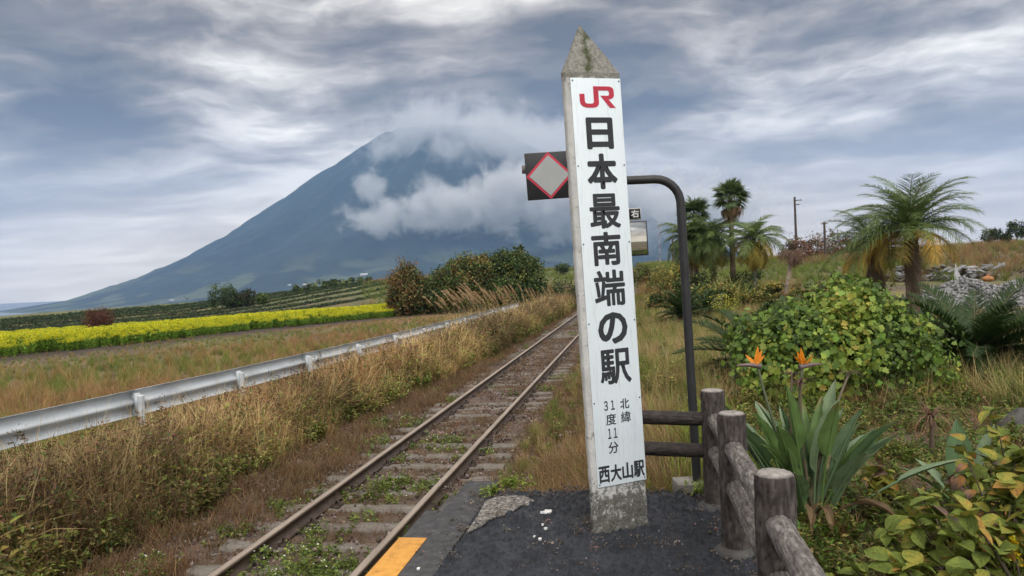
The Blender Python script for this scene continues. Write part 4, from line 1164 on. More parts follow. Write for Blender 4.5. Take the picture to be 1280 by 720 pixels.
# --- garden floor behind the fence
def garden():
    s, o, x, y = sow(.8, 12, .55, 9, 5200)
    m = (o > .62) ; s, o, x, y = keep(m, s, o, x, y)
    n = fbm(x * .8, y * .8, 0, 91, 3); p = rng.random(len(s))
    q = (p < .30); scatter('garden_dead_leaves', K_MAT, place(x[q], y[q]), tints(q.sum(), (.75, .72, .70)), 'dead stalks and litter on the garden floor', 'litter', .5 + .7 * rng.random(q.sum()), .4)
    q = (p >= .30) & (p < .8); scatter('ground_cover', K_SMALL, place(x[q], y[q]), tints(q.sum(), (.85, 1.0, .8)), 'small-leaved green ground cover behind the fence', 'ground cover', .8 + .9 * rng.random(q.sum()), .2)
    q = (p >= .8); scatter('garden_weeds', K_GRNW, place(x[q], y[q]), tints(q.sum(), (.8, .95, .8)), 'thin green weeds among the garden plants', 'weeds', .22 + .25 * rng.random(q.sum()), .25)
garden()

def grit():
    s = 2.2 + rng.random(700) * 2.75; o = -1.36 + rng.random(700) * 1.95
    post = np.hypot(s - 4.15, o + .12) < .30; edge = (s > 4.72) | (np.abs(o + 1.04) < .03) | (o > .36); m = (post | edge | (rng.random(700) < .10)) & ~((s > 4.02) & (s < 4.30) & (o > -.32) & (o < .04))
    s, o = s[m], o[m]; x, y = trk_n(s, o)
    scatter('platform_grit', K_STONE, np.stack([x, y, np.full(len(x), .004)], 1), tints(len(x), (.8, .78, .78)), 'small grit and crumbs lying on the platform asphalt', 'grit', .16 + .16 * rng.random(len(x)), .1)
    q = rng.random(len(x)) < .03
    scatter('platform_litter', K_MAT, np.stack([x[q], y[q], np.full(q.sum(), .004)], 1), tints(q.sum(), (.55, .6, .6)), 'wisps of dead grass caught on the platform edges', 'litter', .22 + .2 * rng.random(q.sum()), .5)
grit()

# --- rough grass between the guardrail and the rape field
def verge():
    s, o, x, y = sow(2, 95, -48, -6.9, 34000)
    u, v = field_uv(x, y)
    m = (o < gr_o(np.clip(s, -8, 34)) - .25) & ((v < -.4) | (u > 34)) & (np.abs(np.arctan2(x, y)) < .78); s, o, x, y = keep(m, s, o, x, y)
    u, v = field_uv(x, y)
    rr = np.hypot(x, y)
    m = rng.random(len(s)) < np.where(rr > 45, .5, .9); s, o, x, y, u, v = keep(m, s, o, x, y, u, v)
    n = fbm(x * .16, y * .30, 0, 95, 3); p = rng.random(len(s))
    soil = (v > -2.6) & (v < 0) & (fbm(x * .25, y * .25, 0, 99, 2) > .45)
    m = ~soil; s, o, x, y, n, p = keep(m, s, o, x, y, n, p)
    kind = np.where(n > .55, np.where(p < .75, 0, np.where(p < .88, 1, 2)), np.where(n > .46, np.where(p < .35, 0, np.where(p < .7, 1, 2)), np.where(p < .52, 2, np.where(p < .85, 1, 0))))
    sc = (.65 + .5 * rng.random(len(s))) * (1 - .60 * sstep(-12, -3, field_uv(x, y)[1])) * (1 - .25 * sstep(12, 25, np.hypot(x, y)))
    q = kind == 0; scatter('verge_rusty_grass', K_RUST, place(x[q], y[q]), tints(q.sum(), (1.0, .98, .95)), 'rusty dry grass on the verge beyond the guardrail', 'grass', sc[q] * .9, .25)
    q = kind == 1; scatter('verge_straw_grass', K_TAN, place(x[q], y[q]), tints(q.sum(), (.72, .72, .58)), 'pale straw grass on the verge beyond the guardrail', 'grass', sc[q] * .8, .2)
    q = kind == 2; scatter('verge_green_grass', K_GRASS, place(x[q], y[q]), tints(q.sum(), (1.0, .98, .85)), 'dull green grass on the verge beyond the guardrail', 'grass', sc[q] * 1.15, .2)
verge()

# --- oilseed rape in flower
def rape():
    def plant(s):
        r = np.random.default_rng(500 + s); g = Geo()
        stems(g, 5, .80, .10, .12, 500 + s, 20, .13, GRN, [lin(134, 170, 62), lin(116, 154, 58), lin(150, 180, 70)])
        n = 110; a = r.random(n) * 6.283; rad = np.sqrt(r.random(n)) * .26
        pos = np.stack([rad * np.cos(a), rad * np.sin(a), .64 + .22 * r.random(n)], 1)
        hexv = [(math.cos(t), math.sin(t), .2 * (i % 2)) for i, t in enumerate(np.linspace(0, 6.283, 4, endpoint=False))]
        g.inst(hexv, [[[0, 1, 2, 3]]], pos, frames(rvec(n, r), np.array([0, 0, .6]) + rvec(n, r)), .017 + .014 * r.random(n), mixc([YEL, YEL2], n, None, .12, .03, r))
        return g
    K = kinds(plant, 5, 'rape_plant')
    u = -26 + rng.random(26000) * 66; v = rng.random(26000) ** 1.0 * 33
    x = F0[0] + FU[0] * u + FN[0] * v; y = F0[1] + FU[1] * u + FN[1] * v
    end = 31 + 0.02 * v + 2 * (vnoise(v * .3, 0 * v, 0, 4) - .5)
    m = (u < end + 6.0) & (np.abs(np.arctan2(x, np.maximum(y, .1))) < .8) & (y > 5); u, v, x, y = keep(m, u, v, x, y)
    dens = .55 + .45 * (v < 12); m = rng.random(len(u)) < dens; u, v, x, y = keep(m, u, v, x, y)
    sc = (.80 + .22 * rng.random(len(u))) * (1 - .35 * sstep(1.5, 0, v))
    scatter('rape_field', K, place(x, y), tints(len(u), (1, 1, 1), .08, .03), 'field of bright yellow flowering oilseed rape below the mountain', 'flower field', sc, .08)
rape()

# --- dark tea rows and dull meadow out to the brow
def far_cover():
    def clump(s):
        r = np.random.default_rng(700 + s); g = Geo(); n = 150
        d = rvec(n, r); d[:, 2] = np.abs(d[:, 2]); P = d * np.array([.9, .6, .62]) * (.75 + .3 * r.random((n, 1)))
        g.inst(LEAF_V, LEAF_F, P, frames(rvec(n, r), d + .5 * rvec(n, r)), np.stack([.16 + .08 * r.random(n), .2 + .1 * r.random(n), np.full(n, .15)], 1), mixc([lin(66, 82, 50), lin(54, 70, 46), lin(80, 94, 56)], n, None, .2, .05, r))
        return g
    K = kinds(clump, 4, 'tea_bush')
    X, Y = [], []
    for k in range(9):
        v = 38 + k * 6.0; u = np.arange(-40, 150, .95) + rng.random() * .5
        X.append(F0[0] + FU[0] * u + FN[0] * v); Y.append(F0[1] + FU[1] * u + FN[1] * v)
    x, y = np.concatenate(X), np.concatenate(Y)
    az = np.arctan2(x, np.maximum(y, .1)); m = (np.abs(az) < .78) & (np.hypot(x, y) < 160) & (az < math.atan((520 - 640) / 924)); x, y = keep(m, x, y)
    scatter('tea_rows', K, place(x, y), tints(len(x), (.8, .85, .85)), 'low dark green clipped tea rows behind the yellow field', 'tea rows', .55 + .2 * rng.random(len(x)), .08)
    # meadow and scrub towards the brow, ahead and to the right
    n = 9000; az = (-.20 + rng.random(n) * .95); rr = 45 + rng.random(n) ** .8 * 115
    x, y = rr * np.sin(az), rr * np.cos(az); s, o = to_so(x, y)
    m = (np.abs(o + 2.77) > 2.6) & ((o > -1.0) | (s > 75)); x, y, rr, o = keep(m, x, y, rr, o)
    nn = fbm(x * .05, y * .05, 0, 103, 3); p = rng.random(len(x))
    q = (nn > .5) & (p < .6); scatter('far_dry_grass', K_RUST, place(x[q], y[q]), tints(q.sum(), (.72, .76, .76)), 'brown rough grass rising to the horizon on the right', 'grass', 1.2 + .8 * rng.random(q.sum()), .2)
    q = ~q; scatter('far_meadow', K_GRASS, place(x[q], y[q]), tints(q.sum(), (1.05, 1.0, .9)), 'dull green meadow towards the mountain and brow', 'grass', 1.3 + .8 * rng.random(q.sum()), .2)
far_cover()

# ------------------------------------------------------------------ trees, palms and garden plants
UP = np.array([0, 0, 1.0])
def ground_at(x, y): return float(ground_z(x, y, True))
def on_ground(px, py, Y):
    """ground point at depth Y in the direction of photo column px"""
    p = at_y(px, py, Y); return np.array([p[0], p[1], ground_at(p[0], p[1])])
def crown(blobs, n, size, cols, seed, p=None, lump=0.35, fill=0.55, aspect=0.6, up=0.3, clump=0):
    """leaf-sized faces spread through uneven ellipsoids; twig clumps leave gaps"""
    r = np.random.default_rng(seed); g = Geo()
    B = np.array([b[0] for b in blobs], float); S = np.array([b[1] for b in blobs], float)
    vol = S.prod(1) ** .67; w = r.choice(len(B), n, p=vol / vol.sum())
    nc = clump or max(10, n // 26)
    cw = r.choice(len(B), nc, p=vol / vol.sum()); cd = rvec(nc, r)
    lum = 1 + lump * (vnoise(cd[:, 0] * 2.2 + seed, cd[:, 1] * 2.2, cd[:, 2] * 2.2, seed) - .5) * 2
    rad = (fill + (1 - fill) * r.random(nc) ** .6) * lum
    cc = B[cw] + cd * S[cw] * rad[:, None]
    k = r.integers(0, nc, n)
    csz = S[cw].mean(1) * .20
    pos = cc[k] + r.normal(size=(n, 3)) * csz[k][:, None] * .75
    nrm = cd[k] + .75 * rvec(n, r) + UP * up
    sz = size * (.6 + .8 * r.random(n))
    ccol = mixc(cols, nc, p, .22, .06, r)
    C = jitter(ccol[k], n, .16, .05, r)
    g.inst(LEAF_V, LEAF_F, pos, frames(rvec(n, r) + np.array([0, 0, -.2]), nrm), np.stack([sz * aspect, sz, sz], 1), C)
    return g
def limbs(base, tips, r0, seed, col=(0.06, 0.05, 0.04), trunk=None):
    r = np.random.default_rng(seed); g = Geo()
    base = np.asarray(base, float); tips = np.asarray(tips, float)
    fork = trunk if trunk is not None else base * .55 + tips.mean(0) * .45
    t = np.linspace(0, 1, 6)[:, None]
    P = base * (1 - t) + fork * t + np.concatenate([np.zeros((1, 3)), r.normal(size=(5, 3)) * r0 * .5])
    g.tube(P, np.linspace(r0, r0 * .6, 6), 8, col)
    for q in tips:
        t = np.linspace(0, 1, 5)[:, None]
        P = fork * (1 - t) + q * t + r.normal(size=(5, 3)) * r0 * .6 * t * (1 - t) * 4 + UP * (t * (1 - t)) * np.linalg.norm(q - fork) * .15
        g.tube(P, np.linspace(r0 * .55, r0 * .12, 5), 6, col)
    return g
def leafy(name, label, cat, base, blobs, n, size, cols, seed, group=None, r0=.08, p=None, wood=(0.05, 0.042, 0.035), mat=None, **kw):
    root = thing(name, label, cat, base, 0, group)
    B = [(np.asarray(b[0], float), np.asarray(b[1], float)) for b in blobs]
    link('trunk', limbs((0, 0, -.15), [b[0] for b in B], r0, seed, wood).mesh('trunk', M_BARK, True), root)
    link('crown', crown(B, n, size, cols, seed, p, **kw).mesh('crown', mat or M_LEAF), root)
    return root
D1, D2, D3 = lin(74, 92, 48), lin(96, 110, 56), lin(54, 70, 40)
O1, O2 = lin(136, 128, 66), lin(118, 98, 56)
# --- vine-hung thicket beyond the end of the guardrail
def thicket():
    def at(px, Y): return on_ground(px, 385, Y)
    G = 'vine-hung trees beyond the guardrail'
    k = 50 / F_PX
    b = at(507, 50.3); leafy('vine_covered_tree', 'rounded russet-leaved tree at the field end of the thicket', 'tree', b, [((0, 0, 1.9), (1.25, 1.2, 1.55)), ((-.3, 0, .9), (1.1, 1.0, .9)), ((.35, .1, 2.6), (.8, .8, .8))], 9000, .17, [lin(126, 98, 62), lin(108, 100, 56), lin(92, 104, 54), lin(120, 98, 60)], 1, None, .10)
    b = at(548, 51); leafy('vine_covered_tree', 'low dark green bush beside the russet tree, vines spilling over', 'tree', b, [((0, 0, 1.3), (1.6, 1.3, 1.35)), ((.6, 0, 2.2), (1.0, 1.0, .9)), ((-.9, 0, 1.0), (.9, 1, 1.0))], 8000, .17, [D1, D3, D2, O2], 2, None, .10)
    b = at(585, 52); leafy('vine_covered_tree', 'olive and yellow-green tree draped in creepers mid-thicket', 'tree', b, [((0, 0, 2.2), (1.7, 1.5, 1.7)), ((-.7, 0, 3.0), (.9, .9, .8)), ((.8, 0, 3.1), (1.1, 1.1, .95)), ((0, -.6, 1.0), (1.7, 1.2, 1.0))], 13000, .17, [O1, D2, O2, D1], 3, None, .12)
    b = at(632, 53); leafy('vine_covered_tree', 'tallest dense dark green tree of the thicket', 'tree', b, [((0, 0, 2.3), (1.9, 1.6, 1.8)), ((-.5, 0, 3.4), (1.3, 1.2, .9)), ((.9, 0, 3.2), (1.1, 1.1, 1.0)), ((.1, -.6, 1.0), (2.0, 1.2, 1.0)), ((1.1, 0, 4.2), (.32, .3, .5))], 14000, .17, [D1, D2, D3, O1], 4, None, .12, p=[.4, .25, .25, .1])
    b = at(664, 54); leafy('vine_covered_tree', 'dark green tree closing the thicket toward the railway', 'tree', b, [((0, 0, 2.2), (1.1, 1.2, 1.6)), ((-.2, 0, 3.2), (.8, .8, .8)), ((.2, -.3, 1.0), (1.1, 1.0, 1.0))], 8000, .17, [D1, D3, D2], 5, None, .10)
thicket()

# --- trees along the brow of the land
def brow_trees():
    rows = [(278, 372, 105, 3.8, 3.6, [D3, D1], 'widest dark round tree on the skyline above the yellow field', 'tree'),
            (291, 371, 106, 2.2, 2.4, [D3, D1], 'small dark tree adjoining the wide tree on the skyline', 'tree'),
            (307, 370, 107, 2.4, 2.5, [D3, lin(70, 66, 44)], 'brownish small tree beside the wide skyline tree', 'tree'),
            (328, 367, 110, 1.5, 1.7, [D1, D2], 'smallest lone tree in the skyline row above the yellow field', 'tree')]
    for px, py, Y, w, h, cols, lb, ct in rows:
        b = on_ground(px, py, Y)
        leafy('skyline_tree', lb, ct, b, [((0, 0, h * .55), (w * .5, w * .5, h * .45)), ((-w * .2, 0, h * .4), (w * .35, w * .35, h * .35)), ((w * .2, 0, h * .7), (w * .3, w * .3, h * .3))], 1800, .26, cols, int(px), None, .12)
    lab = 'low dark bush in the row along the far field edge'
    for i, (px, w, h) in enumerate(((372, 1.6, 1.5), (388, 2.2, 1.3), (404, 2.6, 1.7), (416, 1.8, 1.4), (428, 2.6, 1.5), (443, 2.8, 1.6), (457, 2.0, 1.3))):
        b = on_ground(px, 358, 132 + 3 * i)
        leafy('field_edge_bush', lab, 'bush', b, [((0, 0, h * .5), (w * .6, w * .5, h * .55)), ((w * .3, 0, h * .4), (w * .4, w * .4, h * .4))], 700, .3, [D3, D1, D2], 300 + i, 'bushes along the far field edge', .08)
    b = on_ground(703, 336, 120); leafy('skyline_tree', 'small round tree on the rise between thicket and signpost', 'tree', b, [((0, 0, 1.1), (1.2, 1.0, .85)), ((.4, 0, 1.4), (.6, .6, .5))], 1200, .24, [D3, D1], 61, None, .1)
    b = on_ground(706, 355, 62); leafy('trackside_shrub', 'dark green shrub below the rise between thicket and signpost', 'shrub', b, [((0, 0, .7), (1.5, 1.1, .8)), ((1.2, 0, .6), (1.1, 1.0, .7))], 2600, .17, [D3, D1, lin(72, 70, 48)], 62, None, .08)
    b = on_ground(802, 345, 60); leafy('trackside_shrub', 'grey-green shrub seen between signpost and hooked pole', 'shrub', b, [((-.6, 0, .9), (1.5, 1.1, .95)), ((1.3, 0, .7), (1.3, 1.0, .7))], 3400, .16, [D1, D2, O2], 63, None, .08)
    b = on_ground(835, 352, 48); leafy('trackside_shrub', 'yellowing shrub behind the sago palm near the hooked pole', 'shrub', b, [((0, 0, .9), (1.3, 1.0, .95)), ((1.0, 0, 1.3), (.9, .8, .7))], 3000, .15, [O1, D2, lin(140, 126, 64)], 64, None, .07)
    b = on_ground(124, 402, 52)
    leafy('russet_bush', 'round russet dry bush standing alone in the yellow field', 'bush', b, [((0, 0, 1.45), (.95, .8, .95))], 4600, .09, [lin(102, 60, 48), lin(84, 50, 42), lin(120, 76, 56)], 65, None, .06, fill=.3, lump=.15)
    # brown hedgerow and the trees at the right-hand skyline
    for i, (px, w, h, c) in enumerate(((985, 3.2, 2.6, 0), (1003, 4.2, 3.2, 1), (1022, 4.0, 3.0, 2), (1041, 4.4, 3.4, 1), (1060, 3.8, 2.8, 0), (1078, 3.6, 2.5, 2))):
        b = on_ground(px, 318, 92 + 2 * i)
        cs = [[lin(112, 84, 62), lin(92, 74, 54)], [lin(122, 88, 66), lin(98, 84, 56)], [lin(96, 84, 58), lin(116, 92, 64)]][c]
        leafy('hedgerow_bush', 'autumn-brown bush in the hedgerow behind the wooden utility poles', 'bush', b, [((0, 0, h * .5), (w * .45, w * .4, h * .5)), ((w * .25, 0, h * .4), (w * .35, w * .3, h * .4))], 1500, .24, cs, 400 + i, 'bushes of the brown hedgerow', .08)
    for px, py, w, h, lb in ((1239, 306, 2.6, 2.2, 'broad small tree on the right-hand skyline'), (1256, 306, 1.6, 1.4, 'low bush between the two trees on the right-hand skyline'), (1271, 306, 2.4, 2.9, 'taller dark tree on the right-hand skyline')):
        b = on_ground(px, py, 95)
        leafy('skyline_tree', lb, 'tree', b, [((0, 0, h * .6), (w * .5, w * .4, h * .42)), ((w * .2, 0, h * .75), (w * .3, w * .3, h * .3))], 1500, .22, [D3, D1, lin(78, 80, 58)], int(px), None, .1, fill=.4)
brow_trees()

# --- fronds
def pinnate(L, nl, leafL, leafw, droop, vee, cg, cb, seed, sag=0.0, stalk=.12, rach=(0.12, 0.12, 0.05), tipc=None):
    """one feather frond: starts at 0,0,0, runs along +x, curves down"""
    r = np.random.default_rng(seed); g = Geo()
    t = np.linspace(0, 1, 12); ang = -droop * t ** 1.3
    st = L / 11
    x = np.concatenate([[0], np.cumsum(np.cos(ang[:-1]) * st)]); z = np.concatenate([[0], np.cumsum(np.sin(ang[:-1]) * st)])
    g.tube(np.stack([x, 0 * x, z], 1), np.linspace(.012, .002, 12) * (L ** .5), 5, rach)
    tt = stalk + (1 - stalk) * (np.arange(nl) + r.random(nl) * .4) / nl
    px, pz = np.interp(tt, t, x), np.interp(tt, t, z)
    da = np.interp(tt, t, ang)
    env = np.sin(np.clip((tt - stalk) / (1 - stalk), 0.0, 1) ** .75 * math.pi * .93 + .16)
    P, A, Ln, Le, Bn, c0 = [], [], [], [], [], []
    V, Fq, C = [], [], []
    for sd in (-1, 1):
        l = leafL * (.35 + .75 * env) * (.85 + .3 * r.random(nl))
        fw = .45 + .45 * tt                                   # how far leaflets sweep to the tip
        d = np.stack([np.cos(da) * fw, sd * np.sqrt(np.maximum(1 - fw ** 2, .1)), np.sin(da) * fw + vee], 1) + .10 * r.normal(size=(nl, 3))
        d /= np.linalg.norm(d, axis=1)[:, None]
        p0 = np.stack([px, 0 * px, pz], 1)
        p1 = p0 + d * (l * .5)[:, None]; p2 = p0 + d * l[:, None]; p2[:, 2] -= sag * l * (.6 + .6 * r.random(nl))
        p1[:, 2] -= sag * l * .12
        wv = np.stack([np.cos(da), 0 * da, np.sin(da)], 1) * leafw
        base = len(V) and sum(len(q) for q in V)
        n = nl
        VV = np.stack([p0 - wv * .35, p0 + wv * .35, p1 + wv * .5, p1 - wv * .5, p2 + wv * .08, p2 - wv * .08], 1).reshape(-1, 3)
        F = (np.arange(n)[:, None, None] * 6 + np.array([[0, 1, 2, 3], [3, 2, 4, 5]])[None]).reshape(-1, 4)
        mixv = (r.random(n) ** 2)[:, None]
        cc = jitter(np.asarray(cg) * (1 - mixv * .5) + np.asarray(cb) * mixv * .5, n, .18, .05, r)
        if tipc is not None:
            te = sstep(.55, 1.0, tt)[:, None]; cc = cc * (1 - te * .6) + np.asarray(tipc) * te * .6
        g.add(VV, F, np.repeat(cc, 6, 0))
    return g
def fan(R, n, c, c2, seed, stalk=.5, sag=.45):
    """one fan leaf on a stalk along +x"""
    r = np.random.default_rng(seed); g = Geo()
    g.tube([(0, 0, 0), (stalk * .5, 0, .05 * stalk), (stalk, 0, 0)], [.016, .012, .008], 5, (.10, .11, .05))
    a = np.linspace(-2.0, 2.0, n)
    l = R * (.75 + .25 * np.cos(a * .7)) * (.9 + .2 * r.random(n))
    d = np.stack([np.cos(a), np.sin(a), .15 * np.cos(a * 3) * 0 + .1 * r.normal(size=n)], 1)
    q = np.stack([-np.sin(a), np.cos(a), 0 * a], 1)
    p0 = np.tile([stalk, 0, 0], (n, 1)); p1 = p0 + d * (l * .55)[:, None]; p2 = p0 + d * l[:, None]; p2[:, 2] -= sag * l * (.4 + .5 * r.random(n)); p1[:, 2] -= sag * l * .08
    w = R * .075
    VV = np.stack([p0 - q * w * .1, p0 + q * w * .1, p1 + q * w, p1 - q * w, p2 + q * w * .12, p2 - q * w * .12], 1).reshape(-1, 3)
    F = (np.arange(n)[:, None, None] * 6 + np.array([[0, 1, 2, 3], [3, 2, 4, 5]])[None]).reshape(-1, 4)
    g.add(VV, F, np.repeat(jitter(c, n, .2, .05, r), 6, 0))
    return g
def trunk_mesh(H, r0, r1, seed, col, bendx=0.0, skirt=0, skirtc=(.10, .08, .055)):
    r = np.random.default_rng(seed); g = Geo(); n = max(14, int(H / .10))
    t = np.linspace(0, 1, n); P = np.stack([bendx * t ** 1.5, 0 * t, -.2 + t * (H + .2)], 1)
    rr = (r0 * (1 - t) + r1 * t) * (1 + .10 * (np.arange(n) % 2))
    g.tube(P, rr, 12, jitter(col, n, .15, .04, r), wob=.06, seed=seed)
    return g
def set_fronds(root, top, meshes, n, el0, el1, seed, name='frond', scale=(.85, 1.15), golden=True):
    r = random.Random(seed)
    for k in range(n):
        t = k / max(n - 1, 1)
        el = el0 * (1 - t) + el1 * t + r.uniform(-.12, .12); az = k * 2.39996 + r.uniform(-.2, .2)
        m = meshes(t, r) if callable(meshes) else meshes[r.randrange(len(meshes))]
        link(name, m, root, loc=top, rot=(r.uniform(-.35, .35), -el, az), scale=r.uniform(*scale))

PG, PG2, PY = lin(98, 118, 66), lin(120, 132, 72), lin(190, 162, 70)
def palms():
    # fan palms far behind the slope
    fans = [fan(.56, 26, lin(96, 114, 74), None, s).mesh('fan_leaf', M_LEAF) for s in range(4)]
    deadf = [fan(.50, 20, lin(150, 124, 92), None, 20 + s, stalk=.5, sag=1.2).mesh('dead_leaf', M_LEAF) for s in range(2)]
    M_T = M_BARK
    for px, ptop, Y, lb, n in ((918, 248, 36, 'tallest fan palm behind the garden with a tidy round head', 30), (872, 268, 38, 'second fan palm, half hidden behind the hooked pole', 30)):
        b = on_ground(px, 385, Y); top = at_y(px, ptop, Y); H = top[2] - b[2]
        root = thing('fan_palm', lb, 'palm tree', b)
        link('trunk', trunk_mesh(H, .14, .10, px, lin(110, 96, 80)).mesh('trunk', M_T, True), root)
        set_fronds(root, (0, 0, H), fans, n, 1.35, -.35, px, 'leaf', (.85, 1.1))
        set_fronds(root, (0, 0, H - .15), deadf, 14, -.7, -1.45, px + 1, 'dead_leaf', (.7, 1.0))
    # bushy palms with drooping heads between them
    frd = [pinnate(1.45, 40, .40, .034, 1.5, .25, PG, PG2, 40 + s, .6, tipc=None).mesh('frond', M_LEAF) for s in range(4)]
    fry = [pinnate(1.35, 40, .40, .034, 1.9, .2, lin(160, 148, 70), PY, 50 + s, .7).mesh('frond', M_LEAF) for s in range(3)]
    for px, ptop, Y, lb, n, sc, sd in ((893, 300, 36.5, 'bushy drooping palm crowded between the two fan palms', 56, 1.15, 1), (865, 300, 37, 'dark shaggy palm directly behind the hooked pole', 50, 1.1, 2)):
        b = on_ground(px, 385, Y); top = at_y(px, ptop, Y); H = top[2] - b[2]
        root = thing('feather_palm', lb, 'palm tree', b)
        link('trunk', trunk_mesh(H, .14, .11, px, lin(96, 84, 70)).mesh('trunk', M_T, True), root)
        set_fronds(root, (0, 0, H), lambda t, r: frd[r.randrange(4)] if t < .75 else fry[r.randrange(3)], n, 1.35, -.95, sd, 'frond', (.85 * sc, 1.15 * sc))
    b = on_ground(945, 385, 34); top = at_y(945, 300, 34); H = top[2] - b[2]
    root = thing('feather_palm', 'slim palm with yellowing lower fronds and bare pale trunk', 'palm tree', b)
    link('trunk', trunk_mesh(H, .11, .085, 7, lin(146, 136, 124)).mesh('trunk', M_T, True), root)
    set_fronds(root, (0, 0, H), lambda t, r: frd[r.randrange(4)] if t < .55 else fry[r.randrange(3)], 40, 1.4, -1.0, 5, 'frond', (.9, 1.2))
    # withered palm leaning
    b = on_ground(980, 388, 30); top = at_y(992, 315, 30); H = top[2] - b[2]
    root = thing('withered_palm', 'withered leaning palm with a hanging brown head beside the slim palm', 'dead palm', b)
    link('trunk', trunk_mesh(H, .09, .07, 9, lin(132, 118, 104), top[0] - b[0]).mesh('trunk', M_T, True), root)
    dead = [pinnate(.85, 20, .22, .02, 2.2, .0, lin(120, 92, 78), lin(98, 76, 64), 60 + s, 1.2).mesh('dead_frond', M_LEAF) for s in range(3)]
    set_fronds(root, (top[0] - b[0], 0, H), dead, 26, .8, -1.3, 8, 'dead_frond', (.7, 1.0))
    # big date palm cluster behind the vine bush
    Y = 15.0
    big = [pinnate(1.42, 58, .30, .0145, 1.3, .30, lin(96, 118, 64), PG2, 70 + s, .5).mesh('frond', M_LEAF) for s in range(5)]
    bigy = [pinnate(1.35, 58, .28, .0145, 1.5, .2, [lin(168, 142, 58), lin(130, 126, 60), lin(186, 148, 60), lin(150, 132, 60)][s], lin(196, 160, 62), 80 + s, .6).mesh('frond', M_LEAF) for s in range(4)]
    deadb = [pinnate(1.0, 30, .17, .014, .55, .0, lin(128, 108, 92), lin(96, 80, 66), 90 + s, .5).mesh('dead_frond', M_LEAF) for s in range(3)]
    def date_palm(px, ptop, Y, n, lb, sc, sd, lean_x=0.0):
        b = on_ground(px, 420, Y); top = at_y(px, ptop, Y); H = top[2] - b[2]
        root = thing('date_palm', lb, 'palm tree', b)
        link('trunk', trunk_mesh(H, .12, .13, sd, lin(92, 76, 62), lean_x).mesh('trunk', M_T, True), root)
        set_fronds(root, (lean_x, 0, H), lambda t, r: big[r.randrange(5)] if t < (.80 if px > 1120 else .88) else bigy[r.randrange(4)], n, 1.45, -.25, sd, 'frond', (.85 * sc, 1.12 * sc))
        set_fronds(root, (lean_x, 0, H - .12), deadb, 34, -1.15, -1.55, sd + 1, 'dead_frond', (.8, 1.2))
    date_palm(1143, 288, 15.0, 60, 'largest feathery date palm with yellow-orange lower fronds', 1.0, 31)
    date_palm(1096, 312, 16.2, 40, 'smaller date palm leaning out left of the largest one', .82, 47)
palms()

# --- sago palms
def sagos():
    cyc = [pinnate(1.0, 90, .17, .0165, .75, .30, lin(48, 70, 34), lin(64, 84, 42), 110 + s, .06, .10).mesh('frond', M_LEAF) for s in range(4)]
    def sago(px, py, Y, n, sc, lb, sd, h=.35, el=(1.35, -.15)):
        b = on_ground(px, py, Y)
        root = thing('sago_palm', lb, 'sago palm', b)
        link('trunk', trunk_mesh(h, .16 * sc, .14 * sc, sd, lin(86, 72, 58)).mesh('trunk', M_BARK, True), root)
        set_fronds(root, (0, 0, h), cyc, n, el[0], el[1], sd, 'frond', (.85 * sc, 1.15 * sc))
    sago(852, 385, 24, 34, 1.05, 'dark sago palm on the slope behind the hooked pole', 3)
    sago(882, 380, 26, 24, .95, 'smaller sago palm just right of the hooked pole', 4)
    sago(1222, 470, 9.8, 40, 1.25, 'large dark sago palm beside the vine bush, fronds arching outward', 5, .30, (1.1, -.1))
    sago(945, 460, 9.8, 26, 1.0, 'sago palm swallowed by the left side of the vine bush', 6, .35)
sagos()

